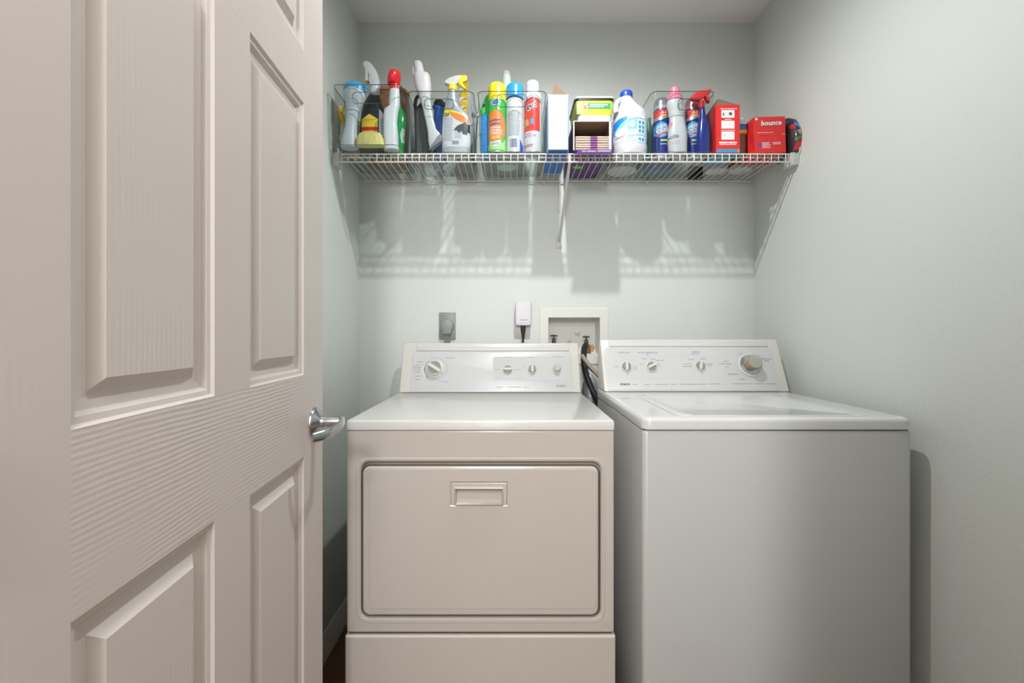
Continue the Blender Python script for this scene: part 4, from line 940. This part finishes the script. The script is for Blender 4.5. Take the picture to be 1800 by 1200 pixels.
# --- sweeper cloths: purple open box with a green tub on top
PUR = c_('carton_purple', '#4f2a6c', .45)
it = Item('cloth_box', 'purple carton open at the front showing folded beige sweeping cloths', 'box', 1042, 1.672, None)
x0, x1 = it.X(1008), it.X(1076.5); h = it.Z(212.5); dp = .30; T = .0022
g = G().box(x0, x1, 0, dp, .0003, T).box(x0, x1, 0, dp, h-T, h).box(x0, x0+T, 0, dp, T, h-T).box(x1-T, x1, 0, dp, T, h-T).box(x0, x1, dp-T, dp, T, h-T)
cb = link('carton', g, PUR, it.t, smooth=False)
link('liner', G().box(x0+T, x0+T+.0008, .001, dp-T, T, h-T).box(x1-T-.0008, x1-T, .001, dp-T, T, h-T).box(x0+T, x1-T, .001, dp-T, h-T-.0008, h-T).box(x0+T, x1-T, dp-T-.001, dp-T, T, h-T), KRAFT, cb, smooth=False)
link('front_edge', G().box(x0-.0008, x0+T+.001, -.001, 0, .001, h).box(x1-T-.010, x1-.004, -.001, 0, .001, h).box(x0, x1, -.001, 0, h-T, h+.0005), c_('carton_inner_white', '#e9e8ec', .6), cb, smooth=False)
# front flap folded down and forward
fx0, fx1 = x0+.012, x1+.002
fl = link('front_flap', G().loops([[(x0+.016, -.003+e, .0022+e), (x1+.001, -.003+e, .0022+e), (sx(1075, 1.65)-it.x0, -.022+e, -.0216+e), (sx(1013, 1.65)-it.x0, -.022+e, -.0216+e)] for e in (0, -.0008)]), PUR, it.t, smooth=False)
def flapmap(u, v): # u 0..1 across, v 0..1 from hinge to tip, on the printed lower face
    a = Vector((x0+.016, -.003, .0022)); b2 = Vector((x1+.001, -.003, .0022)); c = Vector((sx(1075, 1.65)-it.x0, -.022, -.0216)); d_ = Vector((sx(1013, 1.65)-it.x0, -.022, -.0216))
    return a.lerp(b2, u).lerp(d_.lerp(c, u), v)+Vector((0, -.0012, .0004))
tg = [text_g('SWIFFER WET', .3, .33, .55, wid=-.42), lines_g(.58, .95, .48, .7, 1, .8, 0, 5)]
decal('lettering', tg, WINK, fl, lambda x, z: flapmap(x, 1-z))
decal('underside_print', [ell_g(x0+.045, .07, .022, .03, rot=.3)], c_('print_plum', '#8c2f6c', .5), cb, lambda x, z: (x, z, -.0002))
decal('underside_badge', [ell_g(x0+.04, .17, .02, .017)], c_('print_lime', '#8cc63c', .5), cb, lambda x, z: (x, z, -.0002))
dt = it.t
CLO = c_('beige_cloth', '#cdb7a8', .9, bump=(90, .6, .002, (1, 1, 3)), mottle=.08, mscale=30); CLP = c_('purple_band', '#8c5a90', .8)
for i in range(6):
    z0 = it.zb+T+.0006+i*.0088; w_ = random.Random(i).uniform(.0, .002)
    c = thing('sweeping_cloth', ['bottommost', 'second from the bottom', 'third from the bottom', 'fourth from the bottom', 'second from the top', 'topmost'][i]+' folded beige sweeping cloth in the open purple carton', 'cloth', (it.x0, it.d+.004, z0), group='folded cloths in the purple carton')
    L = []
    nn = 9
    for j in range(nn):
        u = -1+2*j/(nn-1); xx = (x0+x1)/2+u*((x1-x0)/2-.0085); s_ = .001*math.sin(j*1.7+i)
        L.append([(xx, .002+w_, .0006+.0008+s_*.3), (xx, .0005+w_, .004), (xx, .002+w_, .0078+s_*.3), (xx, .12, .0078), (xx, .12, .0008)])
    link('cloth', G().loops(L), CLO, c)
    xm = (x0+x1)/2+.004
    link('stripe', G().tube([(xm-.012, .0018+w_, .004), (xm+.013, .0018+w_, .004)], .0036, 10), CLP, c)
# green tub
d0 = 1.70; zt0 = SZ+.0006+h+.0012
it = Item('wipes_tub', 'lime green wipes tub with a black rimmed clear lid, on top of the purple carton', 'tub', 1045.5, d0, zt0)
def rg(z, l, q, i=0, r=.018): return [(x, y, z) for x, y, _ in rr(it.X(l), it.X(q), -.0+i, .17-i, r, 0, 6, 'xy')]
hT = it.Z(176)
link('tub_body', G().loops([rg(.0005, 1018, 1072, .006, .012), rg(.003, 1015.5, 1075, .003, .016), rg(it.Z(202), 1015, 1076), rg(hT, 1012.5, 1078.5)]), c_('frosted_tub', '#c9d2cc', .3), it.t)
lo = [rg(it.Z(202), 1014.6, 1076.4, -.0006), rg(hT-.001, 1012, 1079, -.0006)]
link('tub_label', G().loops(lo, False, False), c_('lime_label', '#c4dc2e', .4), it.t)
link('tub_rim', G().loops([rg(hT-.001, 1011, 1079.5, -.003), rg(hT+.006, 1010.5, 1080, -.003)]), BLK, it.t)
link('tub_lid', G().loops([rg(hT+.0063, 1010, 1081, -.004), rg(hT+.013, 1010, 1081, -.004), rg(hT+.0155, 1013, 1078, .002), rg(hT+.0135, 1017, 1074, .01)]), c_('clear_lid', '#c3c8c8', .2, coat=.5), it.t)
sf = lambda x, z: (x, -.0012, z)
f_ = d0
decal('side_fade', [rect_g(it.X(1014), it.X(1024), it.Z(201), it.Z(178))], c_('label_pale_lime', '#a5dc7c', .4), it.t, sf)
decal('teal_strip', [poly_g([(x, z) for x, _, z in rr(it.X(1032), it.X(1073), it.Z(191), it.Z(181.5), .004, 0, 5)])], c_('label_teal', '#1f9a78', .4), it.t, lambda x, z: (x, -.0018, z))
decal('lettering', [lines_g(it.X(1037), it.X(1068), it.Z(186), it.Z(183), 1, .8, 0, 2), lines_g(it.X(1037), it.X(1062), it.Z(189), it.Z(187), 1, .7, 0, 3)], WINK, it.t, lambda x, z: (x, -.0022, z))
decal('tick_badge', [ell_g(it.X(1030), it.Z(186.5), .010, .010)], WINK, it.t, lambda x, z: (x, -.0021, z))
decal('tick', [poly_g([(it.X(1025), it.Z(186)), (it.X(1027), it.Z(185)), (it.X(1029), it.Z(189)), (it.X(1035), it.Z(182)), (it.X(1036), it.Z(183)), (it.X(1029), it.Z(191.5))])], INKR, it.t, lambda x, z: (x, -.0025, z))

# --- bleach jug
it = Item('bleach_jug', 'large white bleach jug with a blue screw cap and pale blue label', 'jug', 1107, 1.745)
JW = c_('jug_white', '#c8ccd1', .3)
it.loft('jug_body', [('b', 1083, 1130, .86, 2.3), (276, 1079, 1134, .86, 2.3), (270, 1077.5, 1136, .86, 2.3), (262, 1077, 1136.3, .86, 2.3), (256, 1078, 1135, .86, 2.3), (250, 1077.5, 1136, .86, 2.3), (215, 1078, 1136, .86, 2.3), (205, 1078.5, 1135, .86, 2.3), (197, 1081, 1132, .86, 2.2), (190, 1084, 1124, .9, 2), (183, 1087, 1117, 1, 2), (177, 1089, 1112, 1), (172, 1090.5, 1110, 1), (169, 1091, 1109.5, 1)], JW)
B = it.last; BL = it.L; it.front = it.d-.063
it.dec('handle_crease', [it.poly([(1096.5, 186), (1097.6, 172), (1099, 172), (1099, 187)], 1.71)], c_('crease_grey', '#bcc4cc', .5), B)
def jp(*a): return it.poly(*a)
F1 = 1.69
it.dec('label', [jp([(1078, 246), (1078, 214), (1090, 207), (1103, 203), (1136, 203), (1136.5, 246)], F1)], c_('jug_label_pale', '#dcecf6', .45), B, h=.0006)
it.dec('blue_sweep', [jp([(1078, 222), (1079, 212), (1090, 206), (1103, 203), (1103, 209), (1093, 215), (1086, 223), (1082, 232), (1078, 239)], F1)], c_('jug_blue', '#1d7fd8', .4), B, h=.0010)
it.dec('sky_sweep', [jp([(1082, 233), (1086, 223), (1093, 215), (1103, 209), (1103, 216), (1094, 224), (1087, 236)], F1)], c_('jug_sky', '#7cc6ea', .4), B, h=.0009)
it.dec('navy_patch', [jp([(1077.3, 222), (1079, 220), (1081, 226), (1079, 234), (1077.3, 236)], F1)], NAVY, B, h=.0013)
it.dec('lid_picture', [it.ell(1091, 231, 6, 7, f=F1), it.ell(1100, 234, 3, 6, f=F1)], WINK, B, h=.0013)
it.dec('picture_edge', [jp([(1084, 238), (1101, 236), (1101, 238), (1087, 241)], F1)], c_('picture_mauve', '#b7a0b8', .5), B, h=.0015)
it.dec('blue_square', [it.rect(1103.5, 1119.5, 208.5, 226.5, F1)], c_('jug_square', '#6fc3e8', .4), B, h=.0010)
it.dec('measure_picture', [it.ell(1111, 217, 5.5, 5.5, f=F1), it.rect(1107.5, 1114.5, 217, 223, F1)], WINK, B, h=.0014)
it.dec('right_panel', [it.rect(1120, 1136, 209, 236, F1), it.rect(1120, 1136, 240, 250, F1)], LBLUE, B, h=.0009)
it.dec('line_print', [it.rect(1104, 1136, 206.6, 207.4, F1), it.rect(1104, 1136, 236.8, 237.5, F1)]+[jp([(1123, y), (1127, y), (1126, y+5), (1124, y+5)], F1) for y in (212, 220, 227, 242)]+[jp([(1129.5, y), (1133, y), (1132.5, y+5), (1130, y+5)], F1) for y in (212, 220, 227, 242)], c_('jug_print', '#4c6a90', .5), B, h=.0014)
it.dec('label_lettering', [it.rows(1104, 1118, 228, 231, 1, 5, F1), it.rows(1104, 1118, 238, 243, 2, 6, F1)], c_('jug_print_pale', '#7fb8d8', .5), B, h=.0013)
it.loft('cap', [(172, 1089.5, 1111.5, 1), (168, 1089.5, 1111.8, 1), (164, 1090, 1111.5, 1), (162.5, 1091, 1110.5, 1)], c_('cap_royal_blue', '#1d4fb4', .35))
link('jug_handle', G().tube(spline([(it.X(1090), -.012, it.Z(178)), (it.X(1081), -.024, it.Z(188)), (it.X(1079), -.030, it.Z(200)), (it.X(1080), -.032, it.Z(206))], 6), .010, 12), JW, it.t)

# --- fourth bin
for px, lb, capm in ((1163, 'navy stain remover can with a clear cap at the left of the fourth bin', CLCAP), (1218, 'navy stain remover can with a clear cap tinted pink, right of the pink capped bottle', clear_mat('pink_clear_cap', '#f0b4c0', .22, .25))):
    it = can(lb, px, 14.2, 1.776, 196, NAVY, group='navy cans in the fourth bin', rim=False)
    B = it.body
    it.dec('red_band', [it.rect(px-13.2, px+13.2, 191.5, 205)], c_('band_red', '#dc3a2c', .4), B, h=.0006)
    it.dec('silver_band', [it.poly([(px-13.2, 210), (px-13.2, 205), (px+13.2, 202), (px+13.2, 205), (px, 210)])], SIL, B, h=.0010)
    it.dec('blue_burst', [it.ell(px+1, 227, 13, 13.5)], c_('burst_blue', '#3f9fdc', .4), B, h=.0007)
    it.dec('burst_glow', [it.ell(px+2, 227, 10, 10.5)], c_('burst_pale', '#a4d8f2', .4), B, h=.0010)
    it.dec('brand_shadow', [it.text('OXI', px+2.5, 220.5, 7.5, 13, bold=.08, rot=.12), it.text('CLEAN', px+2, 228, 7.5, 22, bold=.08, rot=.12)], INKN, B, h=.0013, cut=.003)
    it.dec('brand_lettering', [it.text('OXI', px+2.5, 220.5, 7, 12, bold=.02, rot=.12), it.text('CLEAN', px+2, 228, 7, 20, bold=.02, rot=.12)], WINK, B, h=.0017, cut=.003)
    it.dec('red_swoosh', [it.poly([(px-9, 236), (px+11, 231.5), (px+12, 233.5), (px-8, 238)])], RED, B, h=.0017)
    it.dec('yellow_lettering', [it.rows(px-1, px+12, 244, 248, 1, 4, rag=0, th=.8)], c_('ink_lemon', '#d8e04a', .5), B, h=.0009)
    it.dec('pale_print', [it.rows(px-2, px+11, 251, 254, 1, 4)], LBLUE, B, h=.0009)
    it.dec('number_lettering', [it.text('3-1', px+4, 196.5, 5, 8, bold=.03)], WINK, B, h=.0010); it.dec('gold_lettering', [it.rows(px-1, px+9, 200.5, 203, 1, 3, rag=0, th=.8)], YELI, B, h=.0010)
    it.loft('white_shoulder', [(198, px-13.6, px+13.6), (193, px-13.3, px+13.3), (189, px-12, px+12), (187, px-9, px+9)], WHT)
    dome(it, px-14.1, px+14.1, 174, 197, capm, name='clear_cap', soft=.35)

it = Item('detergent_bottle', 'white curved detergent bottle with a tall pink cap, in the fourth bin', 'bottle', 1190, 1.7225, ZB)
it.loft('bottle', [('b', 1177, 1207, .7, 2.4), (262, 1174.5, 1207, .7, 2.4), (245, 1174, 1207.5, .7, 2.4), (228, 1175, 1206, .7, 2.4), (213, 1177, 1203, .75, 2.2), (205, 1177, 1200, .85, 2), (195, 1174, 1200, .85), (186, 1172, 1201, .85), (180, 1172.5, 1200, .9), (176, 1174, 1199, .9)], c_('detergent_white', '#cecccf', .3))
B = it.last; it.front = it.d-.025
it.dec('brand_lettering', [it.text('woolite', 1181, 239, 7.5, 24, bold=.015, rot=.12)], c_('slate_ink', '#5a5a72', .5), B, cut=.003)
it.dec('pink_heart', [it.poly([(1177, 216), (1182, 211), (1184, 216), (1181, 222), (1178, 224)])], PNK, B)
it.dec('pale_print', [it.rows(1178, 1198, 245, 253, 3, 4)], c_('pale_pink_ink', '#dcb4c4', .5), B)
it.loft('grip_wave', [(207, 1176.3, 1201), (203, 1175.5, 1202), (199, 1175, 1201)], c_('detergent_white', '#cecccf', .3), k=.88)
it.loft('cap_skirt', [(178, 1172.5, 1200), (170, 1174, 1198), (167, 1176, 1196)], PNK); it.loft('cap', [(168, 1177, 1195), (160, 1177.5, 1194), (156, 1178, 1193.5), (154.5, 1180, 1191.5)], PNK)

it = Item('spray_bottle', 'navy spray bottle with a bright red trigger pointing right', 'spray bottle', 1237, 1.722, ZB)
it.loft('bottle', [('b', 1225, 1247, .85, 2.4), (250, 1224, 1247.5, .85, 2.4), (225, 1226, 1247, .85, 2.4), (212, 1228, 1244, .9), (200, 1230, 1239.5, 1.1), (186, 1231, 1238, 1), (180, 1231, 1237.5, 1)], c_('navy_bottle', '#1c2f86', .2, coat=.3))
it.loft('collar', [(190, 1228, 1238.5), (178, 1228, 1238)], RED)
it.prism('trigger_head', [(1213, 171), (1221, 165), (1228, 161), (1240, 160), (1247, 157.5), (1249, 160), (1248, 164), (1243, 167), (1247, 182), (1242, 178), (1238, 170), (1232, 177), (1222, 178), (1214, 176)], -.011, .011, c_('bright_red_plastic', '#dc3238', .35), bevel=.003)

it = Item('detergent_pouch', 'pinkish white pouch squeezed into the right side of the fourth bin', 'pouch', 1243.5, 1.80, ZB)
it.loft('pouch_body', [('b', 1226, 1233, 5, 3), (245, 1226, 1233.5, 5.5, 3), (220, 1226, 1233.5, 5.5, 3), (200, 1227, 1234, 5, 2.6), (191, 1229, 1234, 4), (187, 1230, 1234, 3)], c_('pouch_blush', '#dcc2c4', .35))
it = Item('purple_bottle', 'small purple and white bottle at the left inside the fourth bin', 'bottle', 1152.5, 1.84, ZB)
it.loft('bottle', [('b', 1144, 1164), (235, 1144, 1164), (222, 1145, 1163), (214, 1149, 1159)], c_('violet_bottle', '#6c5a92', .35)); it.loft('cap', [(216, 1148, 1160), (205, 1149, 1159)], WHT)

# --- between bins and right wall
it = Item('green_bottle', 'dark green bottle inside the left edge of the fourth bin', 'bottle', 1140, 1.80, ZB)
it.loft('bottle', [('b', 1135, 1145, 1), (230, 1135, 1145, 1), (215, 1136, 1144, 1)], c_('deep_green_bottle', '#2c7a58', .3)); it.loft('cap', [(217, 1138, 1144), (208, 1138, 1144)], c_('deep_green_bottle', '#2c7a58', .3))

RB = c_('carton_red', '#dc2f2f', .45)
it = carton('eraser_box', 'tall red carton with three white pictures and an opened top flap', 'box', 1259, 1300.5, 184, 1.694, 1.83, RB, open_=True)
it.t.location.x += 0
link('top_flap', G().add([(-it.a, .003, it.h), (it.a, .003, it.h), (it.a-.004, .10, it.h+.002), (-it.a+.030, .055, it.Z(173.5, 1.75)), (-it.a, .10, it.h)], [(0, 1, 3), (1, 2, 3), (0, 3, 4)]), KRAFT, it.t, smooth=False)
decal('pictures', [poly_g([(x, z) for x, _, z in rr(it.X(a), it.X(b), it.Z(d_), it.Z(c), .002, 0, 4)]) for a, b, c, d_ in ((1268, 1291, 193.5, 207), (1268, 1291, 212, 226), (1268, 1291, 231, 245.5))], WINK, it.body, it.sf)
decal('picture_marks', [ell_g(it.X(1284), it.Z(200), .006, .006), ell_g(it.X(1271.5), it.Z(201), .003, .0055), ell_g(it.X(1273.5), it.Z(238.5), .0018, .002)], c_('picture_grey', '#5c5450', .5), it.body, lambda x, z: (x, -.0008, z))
decal('lettering', [it.rows(1266, 1295, 190, 192.3, 1, 2, rag=0, th=.6), it.rows(1274, 1286, 208.8, 210.6, 1, 3, rag=0, th=.7), it.rows(1268, 1292, 228, 229.8, 1, 4, rag=0, th=.7), it.rows(1264, 1295, 248.5, 252.5, 1, 6, rag=0, th=.8), it.rows(1265, 1294, 253.2, 254.8, 1, 7, rag=0, th=.8)], WINK, it.body, it.sf)
decal('blue_base_band', [it.rect(1259.3, 1297, 262, CY-(it.zb+.001-CZ)*F/it.d)], c_('carton_cyan', '#2a9cc8', .4), it.body, it.sf); decal('orange_base_band', [it.rect(1297, 1300.3, 262, CY-(it.zb+.001-CZ)*F/it.d)], ORG, it.body, it.sf)
link('base_panel', G().box(-it.a+.001, it.a-.001, .006, .13, -.00015, .0002), c_('carton_cyan', '#2a9cc8', .4), it.body, smooth=False)

def tub(label, px, r_px, d, ytop, m, base, group=None, name='product_tub', cap=None):
    it = Item(name, label, 'tub', px, d, None, group); l, q = px-r_px, px+r_px
    zz = it_py(it, .018)
    it.loft('tub_base', [('b', l+2.5, q-2.5), (it_py(it, .003), l+.6, q-.6), (zz, l, q)], base)
    it.loft('tub_body', [(zz, l, q), (it_py(it, .020), l+.2, q-.2), (ytop+6, l+.2, q-.2), (ytop+2, l+3, q-3)], m)
    it.loft('tub_lid', [(ytop+3, l+2, q-2), (ytop-4, l+2, q-2), (ytop-6, l+4, q-4)], cap or WHT); return it
tub('white tub with a blue and orange label behind the tall red carton', 1259, 18.5, 1.90, 226, c_('tub_pearl', '#dfe3e6', .4), WHT)
tub('orange labelled white tub behind the red dryer sheet box', 1301, 19.5, 1.89, 232, c_('tub_orange', '#c9682e', .4, mottle=.2, mscale=20), WHT)
it = Item('sachet_bag', 'blue and yellow plastic bag with a clear top, between the two red boxes', 'bag', 1299, 1.765)
it.loft('bag_body', [('b', 1289, 1306, 1.5, 3), (262, 1288, 1307, 1.5, 3), (240, 1288, 1307, 1.5, 3), (226, 1289, 1309, 1.4, 2.5)], c_('bag_brown_shade', '#6c5a4a', .4))
it.loft('printed_band', [(241, 1287.5, 1308.3, 1.52, 3), (235, 1287.8, 1309, 1.52, 3)], c_('bag_amber', '#e0a83a', .35)); it.loft('blue_band', [(235, 1287.5, 1309, 1.52, 3), (224, 1288.5, 1308.8, 1.4, 2.5)], c_('bag_blue', '#2c74bc', .3))
it.loft('clear_top', [(224, 1289, 1308.5, 1.4, 2.5), (216, 1291, 1308.5, 1.2, 2), (211, 1298, 1308, 1), (208, 1302, 1307, .8)], c_('bag_silver_white', '#d4d8da', .25, coat=.4))
it = Item('dryer_sheet_box', 'red dryer sheet carton tilted slightly, with white curly lettering', 'box', 1352, 1.700)
w2 = it.X(1384); hh = it.Z(205.5)
g = G().box(it.X(1326.5), it.X(1382), 0, .12, .0006, hh)
cb = link('carton', g, RB, it.t, bevel=.001, seg=1)
S2 = lambda x, z: (x, -.0005, z)
decal('brand_backing', [it.text('bounce', 1357.5, 217, 8.6, 36, bold=.05, rot=.02, shear=.15)], c_('red_shadow_ink', '#8c1418', .5), cb, S2)
decal('brand_lettering', [it.text('bounce', 1357, 216.4, 8.4, 36, bold=.03, rot=.02, shear=.15)], WINK, cb, lambda x, z: (x, -.0009, z))
decal('lettering', [it.rows(1333, 1360, 232.5, 234, 1, 3, rag=0), it.rows(1375, 1381, 236, 237.4, 1, 4, rag=0), it.rows(1340, 1356, 250, 261, 5, 5), it.rows(1359, 1376, 250, 255, 2, 6), poly_g([(it.X(1329), it.Z(211)), (it.X(1333), it.Z(211)), (it.X(1333), it.Z(207.5)), (it.X(1329), it.Z(207.5))])], WINK, cb, S2)
decal('red_print', [it.rows(1337, 1347, 237.5, 239.5, 1, 3, rag=0)], c_('deep_red_ink', '#a01a1c', .5), cb, S2)
decal('blue_seal', [it.ell(1335.5, 254, 3.2, 3.2)], c_('seal_blue', '#3c5cb4', .5), cb, S2)
link('side_flap', G().add([(it.X(1326.5), .0, .001), (it.X(1326.5), 0, hh-.001), (it.X(1321, 1.73), .035, hh-.022), (it.X(1316.5, 1.73), .035, .001), (it.X(1326.5), .05, .001), (it.X(1326.5), .05, hh-.01)], [(0, 1, 2, 3), (3, 2, 5, 4), (1, 5, 2)]), RB, cb, smooth=False)
for o in (it.t,): o.rotation_euler = (0, math.radians(-1.6), 0); o.location.z += .0012
it = Item('pod_bag', 'dark multicoloured plastic bag pressed against the right wall beside the red box', 'bag', 1390, 1.745)
it.loft('bag_body', [('b', 1364+12, 1403, 2.2, 3), (262, 1374, 1405, 2.2, 3), (245, 1374, 1405.5, 2.2, 3), (230, 1375, 1402, 2, 2.6), (218, 1376, 1396, 1.8, 2.2), (211, 1377, 1388, 1.5, 2)], c_('bag_dark', '#2f2d33', .3, coat=.4, bump=(40, .6, .004, (1, 1, 1))))
B = it.last; fr = it.d-.035
it.dec('red_print', [it.poly([(1388, 268), (1390, 256), (1402, 250), (1405, 260), (1402, 268)], fr), it.ell(1389, 226, 3, 5, f=fr)], c_('bag_red', '#b82c38', .35), B, h=.0006)
it.dec('green_print', [it.poly([(1388, 250), (1396, 244), (1404, 238), (1405, 243), (1397, 250), (1390, 255)], fr)], c_('bag_green', '#3c7c3c', .35), B, h=.0008)
it.dec('blue_print', [it.poly([(1392, 216), (1396, 221), (1400, 232), (1396, 232), (1391, 222)], fr), it.poly([(1397, 250), (1404, 245), (1404.5, 250), (1398, 254)], fr)], c_('bag_azure', '#3c94cc', .35), B, h=.0008)
it.dec('tan_print', [it.poly([(1391, 236), (1397, 233), (1400, 240), (1394, 244)], fr)], c_('bag_tan', '#b08c78', .4), B, h=.0008)
# low items seen only from below
it = Item('scouring_pads', 'flat black packet lying at the back of the shelf behind the fourth bin', 'packet', 1222, 1.976-.0, None)
it.t.location.y = 1.972
link('packet_body', G().box(-.028, .03, -.008, .02, .0005, .05), c_('packet_black', '#222226', .5), it.t, bevel=.003)

tub('squat white tub standing behind the bleach jug, seen through the wires', 1093, 26, 1.90, 236, c_('tub_milk', '#cfd3d6', .4), c_('tub_milk_base', '#c4cacb', .5))
it = carton('refill_pack', 'pale blue refill pack lying at the back of the fourth bin', 'packet', 1140, 1186, 250, 1.875, 1.955, c_('pack_blue', '#4a78a8', .4), zb=ZB, bev=.004)
